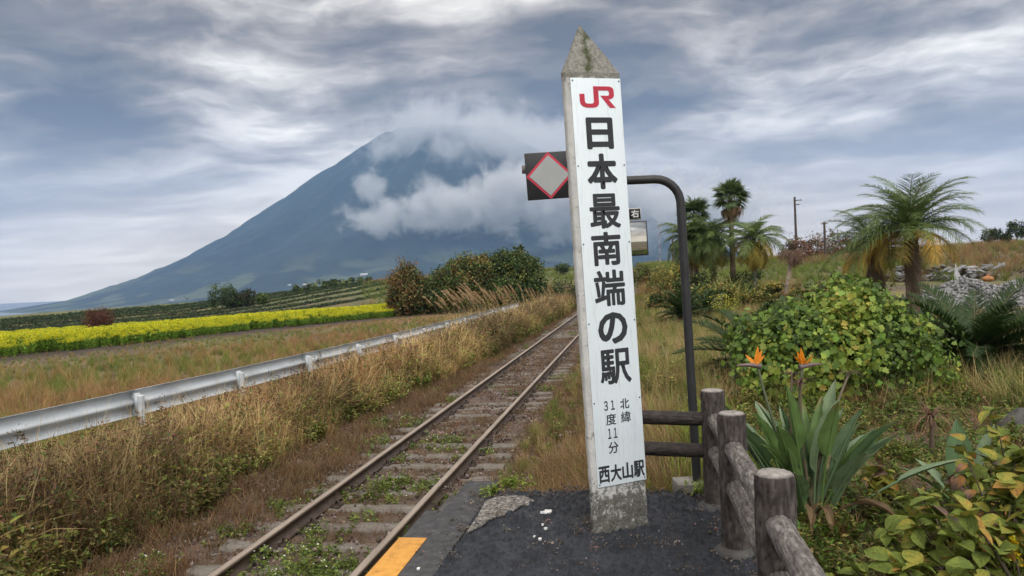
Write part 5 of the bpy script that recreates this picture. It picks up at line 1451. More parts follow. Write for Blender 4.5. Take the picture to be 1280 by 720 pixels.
# --- vine-covered bush: the largest leaves in view are single parts
VINE_V = [(0, 0, 0), (.28, -.10, .03), (.50, .16, .06), (.34, .38, .03), (.44, .66, .05), (.18, .70, .01), (0, 1.0, -.06), (-.18, .70, .01), (-.44, .66, .05), (-.34, .38, .03), (-.50, .16, .06), (-.28, -.10, .03), (0, .45, -.02)]
VINE_F = [[[i, i + 1, 12] for i in range(0, 11)] + [[11, 0, 12]]]
def vine_bush():
    b = on_ground(1046, 470, 8.5); b[2] -= .10; sc = 8.8 / F_PX
    root = thing('vine_bush', 'broad mound of lobed green and yellow vine leaves behind the bird-of-paradise', 'bush', b)
    blobs = [((0, 0, .62), (1.02, .8, .62)), ((-.55, 0, .55), (.70, .65, .52)), ((.60, .05, .60), (.62, .62, .58)), ((.12, 0, 1.12), (.55, .5, .38)), ((.05, 0, 1.42), (.12, .12, .18)), ((-.95, .1, .95), (.28, .25, .2))]
    r = np.random.default_rng(77)
    for k in range(16):
        a_ = r.random() * 6.283; e_ = r.random() * 1.2; q_ = blobs[int(r.integers(0, 4))]; d_ = np.array([math.cos(a_) * math.cos(e_), math.sin(a_) * math.cos(e_), math.sin(e_)])
        blobs.append((tuple(np.array(q_[0]) + d_ * np.array(q_[1]) * 1.05), (.13, .13, .12)))
    link('stems', limbs((0, 0, -.1), [q[0] for q in blobs], .05, 78, (.05, .042, .03)).mesh('stems', M_BARK, True), root)
    n = 15500; nb = len(blobs); B = np.array([q[0] for q in blobs]); S = np.array([q[1] for q in blobs]); vol = S.prod(1) ** .67
    w = r.choice(nb, n, p=vol / vol.sum()); d = rvec(n, r)
    rad = (.55 + .50 * r.random(n) ** .6) * (1 + .46 * (vnoise(d[:, 0] * 3.6 + w * 5, d[:, 1] * 3.6, d[:, 2] * 3.6, 9) - .5) * 2)
    P = B[w] + d * S[w] * rad[:, None]
    ok = P[:, 2] > .02; P, d = P[ok], d[ok]; n = len(P)
    leaf_tone = vnoise(P[:, 0] * 2.5, P[:, 1] * 2.5, P[:, 2] * 2.5, 14)  # random noise groups yellower and darker green leaves into patches
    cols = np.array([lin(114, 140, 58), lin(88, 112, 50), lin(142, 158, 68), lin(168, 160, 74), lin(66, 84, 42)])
    ci = np.where(leaf_tone > .60, r.choice([2, 3, 0, 0, 2], n), np.where(leaf_tone < .46, r.choice([1, 4, 0], n), r.choice([0, 1, 2], n)))
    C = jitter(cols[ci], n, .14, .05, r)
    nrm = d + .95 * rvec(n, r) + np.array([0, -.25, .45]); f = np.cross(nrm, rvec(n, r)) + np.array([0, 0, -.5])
    R = frames(f, nrm); sz = .030 + .055 * r.random(n) ** 1.6
    # the outermost leaves that face the platform become parts
    view = np.array([0, 0, CAM_H]) - b; vd = view / np.linalg.norm(view)
    score = (P @ vd) + .25 * (d @ vd) + .3 * r.random(n)
    order = np.argsort(-score); big = order[:240]; rest = order[240:]
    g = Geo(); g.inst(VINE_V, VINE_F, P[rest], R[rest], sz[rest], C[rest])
    o = link('leaves', g.mesh('leaves', M_LEAF), root); o['kind'] = 'stuff'
    protos = []
    for k in range(8):
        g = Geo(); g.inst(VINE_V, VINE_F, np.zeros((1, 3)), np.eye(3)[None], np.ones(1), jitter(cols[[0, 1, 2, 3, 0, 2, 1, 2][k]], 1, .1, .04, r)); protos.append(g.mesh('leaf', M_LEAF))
    for i in big:
        o = link('leaf', protos[r.integers(8)], root)
        o.matrix_local = Matrix.Translation(tuple(P[i])) @ Matrix(R[i].tolist()).to_4x4() @ Matrix.Scale(float(sz[i]) * 1.1, 4)
vine_bush()

# --- bird-of-paradise
def paddle(L, W, stalk, bend, fold, c, seed, curl=0.0):
    """stalk and paddle blade, root at 0, grows along +z and bends towards +x"""
    r = np.random.default_rng(seed); g = Geo(); n = 15
    tot = stalk + L; t = np.linspace(0, 1, n); ang = bend * t ** 1.6
    st = tot / (n - 1)
    x = np.concatenate([[0], np.cumsum(np.sin(ang[:-1]) * st)]); z = np.concatenate([[0], np.cumsum(np.cos(ang[:-1]) * st)])
    g.tube(np.stack([x, 0 * x, z], 1), np.linspace(.011, .003, n), 6, np.asarray(c) * 1.15)
    ts = stalk / tot; u = np.linspace(0, 1, 12); tb = ts + (1 - ts) * u
    px, pz, pa = np.interp(tb, t, x), np.interp(tb, t, z), np.interp(tb, t, ang)
    hw = W * .5 * np.sin(np.clip(u, 0, 1) ** .62 * math.pi) ** .75 + .002
    V = []
    for q, f in ((-1, 1), (-.5, .35), (0, 0), (.5, .35), (1, 1)):
        yy = hw * q * math.cos(fold); lift = hw * abs(q) * math.sin(fold) - curl * hw * (abs(q) ** 2)
        V.append(np.stack([px - np.cos(pa) * lift, yy + .004 * r.normal(size=12), pz + np.sin(pa) * lift], 1))
    V = np.array(V); i = np.arange(4)[:, None]; j = np.arange(11)[None]
    F = np.stack([i * 12 + j, (i + 1) * 12 + j, (i + 1) * 12 + j + 1, i * 12 + j + 1], -1).reshape(-1, 4)
    mid = np.array([.92, 1.0, 1.18, 1.0, .92])[:, None, None]
    C = np.asarray(c)[None, None] * mid * (1 + .08 * r.normal(size=(5, 12, 1)))
    if r.random() < .5:
        br_ = (sstep(.72, 1.0, u)[None] * np.array([1, .6, .3, .6, 1])[:, None] * r.random())[..., None]; C = C * (1 - br_) + np.array(lin(150, 122, 84)) * br_
    g.add(V.reshape(-1, 3), F, C.reshape(-1, 3))
    return g
M_PETAL = foliage('petal', False, .3, .45, .3)
def strelitzias():
    SG = [lin(104, 126, 94), lin(86, 112, 74), lin(118, 138, 104), lin(98, 124, 70)]
    b = at_z(1012, 642, -.10); b[2] = ground_at(b[0], b[1])
    root = thing('bird_of_paradise', 'bird-of-paradise clump with two orange flowers behind the log fence', 'flowering plant', b)
    r = random.Random(4)
    # (azimuth, tilt, stalk, blade length, width, bend)
    for k in range(46):
        az = r.uniform(0, 6.283); tilt = abs(r.gauss(.28, .26)); 
        st, L = r.uniform(.22, .46), r.uniform(.30, .46)
        me = paddle(L, r.uniform(.085, .15), st, r.uniform(.05, .55), r.uniform(.35, .9), SG[k % 4], 600 + k).mesh('leaf', M_WAXY, True)
        rad = r.uniform(0, .13)
        link('leaf', me, root, loc=(rad * math.cos(az), rad * math.sin(az), -.03), rot=(0, tilt, az))
    for k in range(7):
        az = r.uniform(0, 6.283)
        me = paddle(.32, .07, .25, 1.9, .8, lin(120, 100, 76), 650 + k).mesh('withered_leaf', M_LEAF, True)
        link('withered_leaf', me, root, loc=(.1 * math.cos(az), .1 * math.sin(az), -.02), rot=(0, .7, az))
    def flower(px, py, Y, seed, az, fresh=True):
        tip = at_y(px, py, Y) - b; r = np.random.default_rng(seed)
        g = Geo(); t = np.linspace(0, 1, 8)[:, None]; s0 = np.array([.05 * math.cos(seed), .05 * math.sin(seed), 0])
        P = s0 * (1 - t) + tip * t + np.array([-.03, 0, 0]) * (t * (1 - t)) * 4
        g.tube(P, np.linspace(.011, .008, 8), 7, lin(104, 112, 88) if fresh else lin(110, 100, 80))
        stalk = link('flower_stalk', g.mesh('flower_stalk', M_WAXY, True), root)
        c, s = math.cos(az), math.sin(az); d = np.array([c, s, 0])
        if fresh:
            g = Geo(); q = np.linspace(0, 1, 9)[:, None]
            SP = tip + d * (.155 * q) + UP * (.012 * np.sin(q * 2.2) - .0 * q) - d * .02
            g.tube(SP, .017 * (1 - np.linspace(0, 1, 9)) ** .6 + .0012, 8, np.array([np.array(lin(104, 92, 92)) * (1 - w) + np.array(lin(124, 96, 96)) * w for w in np.linspace(0, 1, 9)]))
            link('spathe', g.mesh('spathe', M_WAXY, True), stalk)
            for k, (lean, l) in enumerate(((-.75, .10), (.15, .125), (.45, .115), (.80, .10))):
                g = Geo(); dd = UP * math.cos(lean) - d * math.sin(lean); sd = np.array([-s, c, 0]); n = 7
                u = np.linspace(0, 1, n); w = .015 * np.sin(u ** .8 * math.pi * .94 + .12); o0 = tip + d * (.01 * k)
                ctr = o0 + dd * (u * l)[:, None] + sd * (.012 * (k - 1.5) * u)[:, None]
                nn = np.cross(dd, sd); tw = (k - 1.5) * .5; sd2 = nn * math.cos(tw) * .9 + sd * math.sin(tw) + sd * .3; sd2 /= np.linalg.norm(sd2)
                V = np.concatenate([ctr + sd2 * w[:, None], ctr + nn * 0 + np.cross(sd2, dd) * .004, ctr - sd2 * w[:, None]])
                i = np.arange(n - 1)
                F = np.concatenate([np.stack([i, n + i, n + i + 1, i + 1], 1), np.stack([n + i, 2 * n + i, 2 * n + i + 1, n + i + 1], 1)])
                g.add(V, F, jitter((.78, .27, .02), 3 * n, .08, .04, r)); link('petal', g.mesh('petal', M_PETAL, True), stalk)
        else:
            g = Geo(); n = 26; dd = rvec(n, r) * [1, 1, .6] + np.array([0, 0, -.15])
            g.blades(np.tile(tip, (n, 1)), np.arctan2(dd[:, 1], dd[:, 0]), .05 + .07 * r.random(n), 1.2 + .8 * r.random(n), r.normal(size=n) * .8, np.full(n, .012), mixc([lin(110, 84, 76), lin(84, 64, 62)], n, None, .2, .05, r), mixc([lin(128, 98, 84), lin(92, 72, 66)], n, None, .2, .05, r), 3)
            link('dried_flower', g.mesh('dried_flower', M_LEAF), stalk)
    flower(947, 458, b[1] + .02, 1, math.pi * 1.0)
    flower(1003, 459, b[1] + .05, 2, math.pi * .05)
    flower(990, 466, b[1] + .10, 3, 0, False)
    flower(1001, 476, b[1] - .05, 5, 0, False)
    flower(1062, 465, b[1] + .12, 4, 0, False)
    # second clump: a few broad leaves
    b2 = at_z(1203, 625, -.08); b2[2] = ground_at(b2[0], b2[1])
    root2 = thing('bird_of_paradise', 'young bird-of-paradise with a few broad upright leaves and no flowers', 'plant', b2)
    for k, (az, tilt, st, L, W, bd) in enumerate(((1.2, .10, .14, .40, .17, .1), (.1, .30, .20, .34, .11, .25), (3.0, .75, .12, .30, .11, .5), (4.4, .9, .12, .34, .12, .6), (5.3, .8, .1, .30, .10, .7), (2.2, .6, .1, .26, .1, .5))):
        me = paddle(L, W, st, bd, .25, SG[(k + 1) % 4], 680 + k).mesh('leaf', M_WAXY, True); link('leaf', me, root2, loc=(.03 * math.cos(az), .03 * math.sin(az), -.02), rot=(0, tilt, az))
    for px, py in ((1168, 530), (1085, 640), (1200, 520)):
        p = at_z(px, py, -.05)
    # dead agave-like rosettes
    def dead_rosette(px, py, Y, lb, sd):
        p = at_y(px, py, Y); p[2] = ground_at(p[0], p[1]); rr = np.random.default_rng(sd); g = Geo(); n = 60
        hgt = at_y(px, py, Y)[2] - p[2]
        g.blades(np.tile([0, 0, max(hgt, .05)], (n, 1)), rr.random(n) * 6.283, .16 + .14 * rr.random(n), .7 + 1.2 * rr.random(n), .6 + .8 * rr.random(n), np.full(n, .012), mixc([lin(120, 92, 74), lin(96, 72, 60)], n, None, .2, .05, rr), mixc([lin(140, 112, 88), lin(104, 80, 66)], n, None, .2, .05, rr), 4)
        root = thing('withered_plant', lb, 'dead plant', p)
        link('dead_leaves', g.mesh('dead_leaves', M_LEAF), root)
        g = Geo(); g.tube([(0, 0, -.1), (.01, 0, max(hgt, .05))], [.022, .016], 7, lin(100, 84, 70)); link('stalk', g.mesh('stalk', M_BARK, True), root)
    dead_rosette(1163, 520, 5.6, 'withered brown rosette beside the young broad-leaved plant', 21)
    dead_rosette(1093, 632, 4.6, 'withered brown rosette at the foot of the flowering clump', 22)
strelitzias()

# --- hydrangeas
def oval_leaf(seed, c, c2, tip=None):
    r = np.random.default_rng(seed); g = Geo(); n = 8
    u = np.linspace(0, 1, n); hw = .36 * np.sin(u ** .85 * math.pi * .96 + .10) ** .9; V = []
    cz = -.25 * u ** 2 + .05 * u
    for q in (-1, -.5, 0, .5, 1): V.append(np.stack([hw * q, u, cz + .16 * hw * abs(q) * 2 - .02 * (abs(q) == .5) + .010 * r.normal(size=n)], 1))
    V = np.array(V); i = np.arange(4)[:, None]; j = np.arange(n - 1)[None]
    F = np.stack([i * n + j, (i + 1) * n + j, (i + 1) * n + j + 1, i * n + j + 1], -1).reshape(-1, 4)
    m = sstep(.25, .75, fbm(V[..., 0] * 4 + seed, V[..., 1] * 3, 0, seed, 3))[..., None]
    C = np.asarray(c) * (1 - m) + np.asarray(c2) * m
    if tip is not None:
        e = (sstep(.45, .9, V[..., 1] + .2 * (m[..., 0] - .5)))[..., None]; C = C * (1 - e) + np.asarray(tip) * e
    g.add(V.reshape(-1, 3), F, C.reshape(-1, 3))
    return g
def hydrangeas():
    gA, gB, yA, oA, pA, bA = lin(128, 142, 64), lin(100, 118, 56), lin(166, 156, 72), lin(176, 128, 70), lin(158, 128, 110), lin(92, 78, 74)
    M_HYD, nt, bb, out = new_mat('hydrangea_leaf'); at_ = nt.nodes.new('ShaderNodeAttribute'); at_.attribute_name = 'Col'
    cc = mixn(nt, at_.outputs['Color'], ramp(nt, tnoise(nt, 9, 6, .65), [(.3, (.6, .6, .58)), (.7, (1.28, 1.24, 1.15))]), 1.0, 'MULTIPLY'); nt.links.new(cc, bb.inputs['Base Color']); bb.inputs['Roughness'].default_value = .6; bb.inputs['Specular IOR Level'].default_value = .25
    bump(nt, bb, tnoise(nt, 7, 4, .6, stretch=(3, 1, 1)), .4, .04)
    tr_ = nt.nodes.new('ShaderNodeBsdfTranslucent'); nt.links.new(cc, tr_.inputs[0]); mm_ = nt.nodes.new('ShaderNodeMixShader'); mm_.inputs[0].default_value = .2
    nt.links.new(bb.outputs[0], mm_.inputs[1]); nt.links.new(tr_.outputs[0], mm_.inputs[2]); nt.links.new(mm_.outputs[0], out.inputs[0])
    kinds_ = [(gA, gB, None), (gB, gA, None), (gA, yA, None), (yA, gA, None), (yA, oA, None), (oA, pA, bA), (pA, bA, None), (gA, yA, oA), (gB, gA, bA)]
    meshes = [oval_leaf(800 + i, a, c, t).mesh('leaf', M_HYD, True) for i, (a, c, t) in enumerate(kinds_)]
    wts = [7, 8, 6, 3, 1.5, 1.0, 1.0, 1.5, 1.5]
    def hyd(x, y, H, W, n, seed, lb, pool=None, sizes=(.065, .12), stalks=9):
        r = random.Random(seed); z = ground_at(x, y)
        root = thing('hydrangea', lb, 'shrub', (x, y, z))
        tips = []
        for k in range(stalks):
            a = r.uniform(0, 6.283); q = r.random() ** .5
            tips.append((W * q * math.cos(a), W * q * math.sin(a), H * r.uniform(.6, 1.0)))
        link('stems', limbs((0, 0, -.05), tips, .014, seed, (.09, .07, .05), trunk=np.array([0, 0, .05])).mesh('stems', M_BARK), root)
        for k in range(n):
            tx, ty, tz = tips[k % stalks]; lvl = r.random() ** 1.4
            az = r.uniform(0, 6.283); el = r.uniform(-.9, .9)
            px, py, pz = tx * (1 - .35 * lvl), ty * (1 - .35 * lvl), tz * (1 - .55 * lvl)
            m = meshes[(r.choices(range(9), wts) if pool is None else r.choices(pool))[0]]
            link('leaf', m, root, loc=(px, py, pz), rot=(el, r.uniform(-.7, .7), az), scale=r.uniform(*sizes) * (1.0 - .2 * lvl))
    p = at_z(1103, 640, -.1); hyd(p[0], p[1] + .05, .30, .09, 40, 1, 'pale yellow-green hydrangea with a pinkish top leaf near the flowering clump', [3, 2, 3, 4, 2, 6, 7], (.09, .14), 4)
    spots = [(1150, 690, .26, .30), (1225, 700, .30, .34), (1110, 725, .20, .26), (1185, 740, .24, .32), (1262, 650, .38, .34), (1240, 625, .36, .30), (1290, 720, .36, .34), (1205, 660, .28, .26), (1080, 752, .16, .2), (1285, 610, .46, .30)]
    for i, (px, py, H, W) in enumerate(spots):
        p = at_z(px, py + 70, -.1)
        hyd(p[0], p[1], H * (1.3 if px < 1200 else 1.65), W, 130, 10 + i, 'hydrangea shrub with mottled green, yellow and browning leaves near the fence corner')
        bpy.data.objects[COL.objects[-1].parent.name]['group'] = 'autumn hydrangeas below the fence'
    # tall goldenrod spray
    p = at_z(1272, 770, -.1); z = ground_at(p[0], p[1]); root = thing('goldenrod', 'small bright yellow goldenrod spray among the hydrangeas', 'flowering plant', (p[0], p[1], z))
    tip = at_y(1265, 672, p[1]) - np.array([p[0], p[1], z]); r = np.random.default_rng(5)
    g = Geo(); g.tube([(0, 0, -.05), tuple(tip * .5), tuple(tip)], [.004, .003, .002], 5, GRN); link('stem', g.mesh('stem', M_LEAF), root)
    n = 150; u = r.random(n); pos = tip * (.74 + .27 * u)[:, None] + r.normal(size=(n, 3)) * (.022 * (1.1 - u))[:, None]
    g = Geo(); g.inst(LEAF_V, LEAF_F, pos, frames(rvec(n, r), rvec(n, r)), np.full(n, .014), mixc([YEL, YEL2, (.7, .42, .02)], n, None, .1, .03, r)); link('flower_head', g.mesh('flower_head', M_PETAL), root)
    n = 26; u = r.random(n); g = Geo(); g.inst(LEAF_V, LEAF_F, tip * (.2 + .6 * u)[:, None], frames(rvec(n, r) + UP * .4, UP + .4 * rvec(n, r)), np.stack([np.full(n, .018), .07 + .03 * r.random(n), np.full(n, .05)], 1), mixc([GRN, GRN3], n, None, .15, .05, r)); link('leaves', g.mesh('leaves', M_LEAF), root)
hydrangeas()

# --- tall plume grass
def plume_grass():
    def plume(base, H, n, seed, lb, lean, az0, pl=.34, spread=.35, np_=26, col=(lin(196, 170, 136), lin(176, 146, 112))):
        r = np.random.default_rng(seed); g = Geo()
        P = np.stack([r.normal(size=n) * spread, r.normal(size=n) * spread * .6, np.full(n, -.05)], 1)
        g.blades(P, r.random(n) * 6.283, H * (.5 + .4 * r.random(n)), np.abs(r.normal(size=n)) * .25, 1.0 + r.random(n), np.full(n, .012), mixc([OLV, TAN2], n, None, .2, .05, r), mixc([TAN, TAN2], n, None, .2, .05, r), 5)
        root = thing('plume_grass', lb, 'plume grass', base)
        link('blades', g.mesh('blades', M_LEAF), root)
        for k in range(np_):
            g = Geo(); b0 = np.array([r.normal() * spread, r.normal() * spread * .6, 0]); h = H * (.75 + .4 * r.random())
            az = az0 + r.normal() * .5; t = np.linspace(0, 1, 9); ang = lean * (.3 + .5 * r.random()) + (lean * 1.6) * t ** 2
            st = h / 8; x = np.concatenate([[0], np.cumsum(np.sin(ang[:-1]) * st)]); z = np.concatenate([[0], np.cumsum(np.cos(ang[:-1]) * st)])
            S = b0 + np.stack([x * math.cos(az), x * math.sin(az), z], 1)
            g.tube(S, np.linspace(.006, .003, 9), 4, lin(170, 148, 108), cap=False)
            m = 70; u = 1 - pl / H * r.random(m); pos = np.stack([np.interp(u, t, S[:, q]) for q in range(3)], 1)
            d = (S[-1] - S[-3]); d /= np.linalg.norm(d)
            f = d + .38 * rvec(m, r) + np.array([math.cos(az), math.sin(az), -.2]) * .35
            g.inst(LEAF_V, LEAF_F, pos, frames(f, rvec(m, r)), np.stack([np.full(m, .013), .10 + .08 * r.random(m), np.full(m, .02)], 1), mixc(col, m, None, .12, .04, r))
            link('plume', g.mesh('plume', M_LEAF), root)
    # seen against the thicket; they lean over to the left
    b = on_ground(612, 400, 33); plume(b, 2.1, 160, 1, 'tallest pale plume grass arching over in front of the thicket', .45, math.pi * 1.02, .5, .75, 24)
    b = on_ground(580, 402, 31); plume(b, 1.7, 130, 2, 'shorter plume grass clump at the guardrail end', .45, math.pi, .42, .6, 14)
    b = on_ground(640, 398, 37); plume(b, 1.75, 220, 3, 'dense tan plume grass beside the railway, plumes bunched', .35, math.pi * 1.05, .42, 1.0, 34, (lin(188, 160, 124), lin(160, 128, 96)))
    b = on_ground(668, 392, 40); plume(b, 1.5, 200, 4, 'low tan plume grass closest to the far rails', .30, math.pi * .9, .38, .9, 22, (lin(180, 150, 116), lin(160, 128, 96)))
    # yellow-green pampas behind the slope
    def pampas(px, py, Y, H, seed, lb, n=420):
        b = on_ground(px, py, Y); r = np.random.default_rng(seed); g = Geo()
        P = np.stack([r.normal(size=n) * .3, r.normal(size=n) * .3, np.full(n, -.05)], 1)
        g.blades(P, r.random(n) * 6.283, H * (.6 + .6 * r.random(n)), np.abs(r.normal(size=n)) * .35, 1.2 + 1.1 * r.random(n), np.full(n, .022), mixc([lin(130, 130, 66), lin(110, 116, 60)], n, None, .2, .05, r), mixc([lin(186, 174, 96), lin(166, 158, 84)], n, None, .2, .05, r), 5)
        root = thing('fountain_grass', lb, 'ornamental grass', b); link('blades', g.mesh('blades', M_LEAF), root)
        g = Geo(); g.blades(P[:60], r.random(60) * 6.283, np.full(60, H * .3), np.abs(r.normal(size=60)) * .8, np.full(60, 1.5), np.full(60, .03), jitter(lin(110, 96, 60), 60), jitter(lin(140, 118, 74), 60), 3); link('dead_base', g.mesh('dead_base', M_LEAF), root)
    pampas(912, 392, 31, 1.9, 11, 'tall yellow-green fountain grass under the drooping palms')
    pampas(965, 395, 31.5, 1.7, 12, 'yellow-green fountain grass between slim palm and withered palm')
    pampas(1015, 396, 24, 1.0, 13, 'small pale fountain grass clump behind the vine bush', 260)
    pampas(890, 395, 30, 1.2, 14, 'short fountain grass clump beside the smaller sago palm', 260)
plume_grass()

# --- mustard flowers and a dark conifer-like shrub on the slope
def slope_plants():
    for px, py, Y, lb, s in ((905, 398, 25, 'yellow-flowered wild mustard on the slope left of the vine bush', 1), (885, 396, 27, 'white-dotted flowering weed beside the wild mustard', 2)):
        b = on_ground(px, py, Y); root = thing('wild_flower', lb, 'wildflower', b)
        g = Geo(); stems(g, 26, .9, .26, .3, 900 + s, 14, .07, GRN, [GRN3, GRN, lin(140, 150, 60)])
        link('stems', g.mesh('stems', M_LEAF), root)
        r = np.random.default_rng(s); n = 260; a = r.random(n) * 6.283; q = np.sqrt(r.random(n)) * .55
        pos = np.stack([q * np.cos(a), q * np.sin(a), .45 + .5 * r.random(n)], 1)
        g = Geo(); g.inst(LEAF_V, LEAF_F, pos, frames(rvec(n, r), UP + rvec(n, r)), np.full(n, .035), mixc([(.66, .6, .06), (.56, .56, .08)] if s == 1 else [WHT, (.6, .6, .4)], n, None, .12, .04, r)); link('flowers', g.mesh('flowers', M_PETAL), root)
    b = on_ground(930, 385, 32); leafy('dark_shrub', 'dark green rounded shrub at the foot of the slim palm', 'shrub', b, [((0, 0, .6), (.7, .6, .65))], 2600, .10, [D3, D1], 91, None, .05)
    b = on_ground(965, 378, 33); leafy('dark_shrub', 'small dark shrub under the fountain grass near the withered palm', 'shrub', b, [((0, 0, .35), (.6, .5, .4))], 1600, .10, [D3, D1], 92, None, .05)
    b = on_ground(1040, 372, 30); leafy('dry_bush', 'pale dry bush behind the vine bush', 'bush', b, [((0, 0, .5), (.9, .7, .5)), ((.7, 0, .3), (.6, .5, .35))], 2200, .10, [lin(150, 128, 100), lin(120, 100, 78)], 93, None, .05, fill=.3)
    rows = [(868, 33, 1.5, 1.6, [D1, D3, D2], 'dense dark shrub filling the ground below the two fan palms'), (893, 30, 1.3, 1.2, [D1, D2, O1], 'mid-green shrub between the smaller sago palm and the fountain grass'),
            (925, 34, 1.5, 1.5, [D3, D1], 'dense dark shrub behind the slim palm trunk'), (957, 30.5, 1.1, 1.0, [O1, D2, lin(160, 148, 78)], 'yellowing shrub at the base of the withered palm'),
            (1003, 26, 1.3, 1.0, [O1, O2, D2], 'olive shrub right of the withered palm'), (1068, 22, 1.3, 1.0, [D2, O1, D1], 'leafy shrub under the leaning date palm'),
            (836, 33, 1.2, 1.0, [O2, O1, D1], 'brownish shrub left of the sago palm near the hooked pole'), (1120, 18.5, 1.1, .8, [D1, D3], 'low dark shrub at the trunk of the largest date palm')]
    for i, (px, Y, w, h, cs, lb) in enumerate(rows):
        b = on_ground(px, 385, Y); leafy('slope_shrub', lb, 'shrub', b, [((0, 0, h * .5), (w * .6, w * .5, h * .5)), ((w * .35, 0, h * .75), (w * .35, w * .35, h * .35)), ((-w * .4, 0, h * .4), (w * .4, w * .4, h * .42))], 3000, .12, cs, 970 + i, None, .05)
slope_plants()

# --- tuft growing on the platform end
def platform_tufts():
    for px, py, n, lb, s in ((640, 607, 26, 'bright green leafy tuft at the far edge of the platform', 1), (613, 617, 14, 'little green tuft in the joint beside the worn patch', 2), (874, 616, 16, 'yellow-green tuft at the foot of the corner fence post', 3), (936, 682, 12, 'small weeds sprouting from the fence post collar', 4)):
        b = at_z(px, py, 0.0); root = thing('weed_tuft', lb, 'weed', b)
        g = Geo(); stems(g, n, .085 if s != 3 else .10, .055 if s == 1 else .03, .6, 950 + s, 10, .034, GRN, [GRN3, GRN, lin(130, 150, 60)])
        link('leaves', g.mesh('leaves', M_LEAF), root)
        g = tuft(10, .10, .004, .03, .6, .9, GRN, GRN3, s); link('blades', g.mesh('blades', M_LEAF), root)
platform_tufts()

# ------------------------------------------------------------------ utility poles, rubble, gravel, buildings, bird
def utility():
    M_W = noisy('creosoted_wood', [(0.3, (0.045, 0.034, 0.028)), (0.7, (0.10, 0.078, 0.062))], 8, .9, .01, .5, stretch=(1, 1, .1))
    M_D = noisy('dark_metal', [(0.3, (0.03, 0.03, 0.03)), (0.7, (0.07, 0.07, 0.07))], 8, .6, .004, .3)
    M_WM = noisy('mast_white', [(0.3, (0.4, 0.4, 0.4)), (0.7, (0.55, 0.55, 0.55))], 8, .6, .002, .2)
    def pole(px, ptop, pbase, Y, lb, arms, rad=.13):
        b = on_ground(px, pbase, Y); top = at_y(px - .5, ptop, Y); H = top[2] - b[2]
        root = thing('utility_pole', lb, 'utility pole', b)
        g = Geo(); g.tube([(0, 0, -.3), (0, 0, H * .5), (0, 0, H)], [rad * 1.15, rad, rad * .8], 10); link('shaft', g.mesh('shaft', M_W, True), root)
        for dz, x0, x1 in arms:
            g = Geo(); g.box(((x0 + x1) / 2, 0, H - dz), (x1 - x0, .10, .10)); link('crossarm', g.mesh('crossarm', M_W), root)
            for x in (x0 + .1, x1 - .1):
                g = Geo(); g.tube([(x, 0, H - dz + .05), (x, 0, H - dz + .22)], [.05, .035], 8); link('insulator', g.mesh('insulator', M_WM, True), root)
    pole(996, 246, 322, 95, 'taller wooden utility pole with short crossarms above the brown hedgerow', [(.45, -.15, .9), (1.0, -.15, .6)], .15)
    pole(1032, 277, 325, 90, 'shorter bare-topped wooden utility pole right of the taller one', [(.25, -.4, .4)], .15)
    pole(842, 298, 335, 110, 'short dark signal post on the skyline left of the palms', [(.8, -.35, .35), (1.6, -.3, .3)], .14)
    b = on_ground(826, 345, 100); top = at_y(824, 275, 100); H = top[2] - b[2]
    root = thing('radio_mast', 'thin red and white mast beyond the hooked pole', 'mast', b)
    for k in range(10):
        g = Geo(); g.tube([(0, 0, H * k / 10), (0, 0, H * (k + 1) / 10)], .035, 6, (1, 1, 1) if k % 2 else (1, 1, 1)); link('segment', g.mesh('segment', M_WM if k % 2 else noisy('mast_red', [(0.3, (0.3, 0.10, 0.08)), (0.7, (0.4, 0.14, 0.1))], 8, .6, .002, .2)), root)
utility()

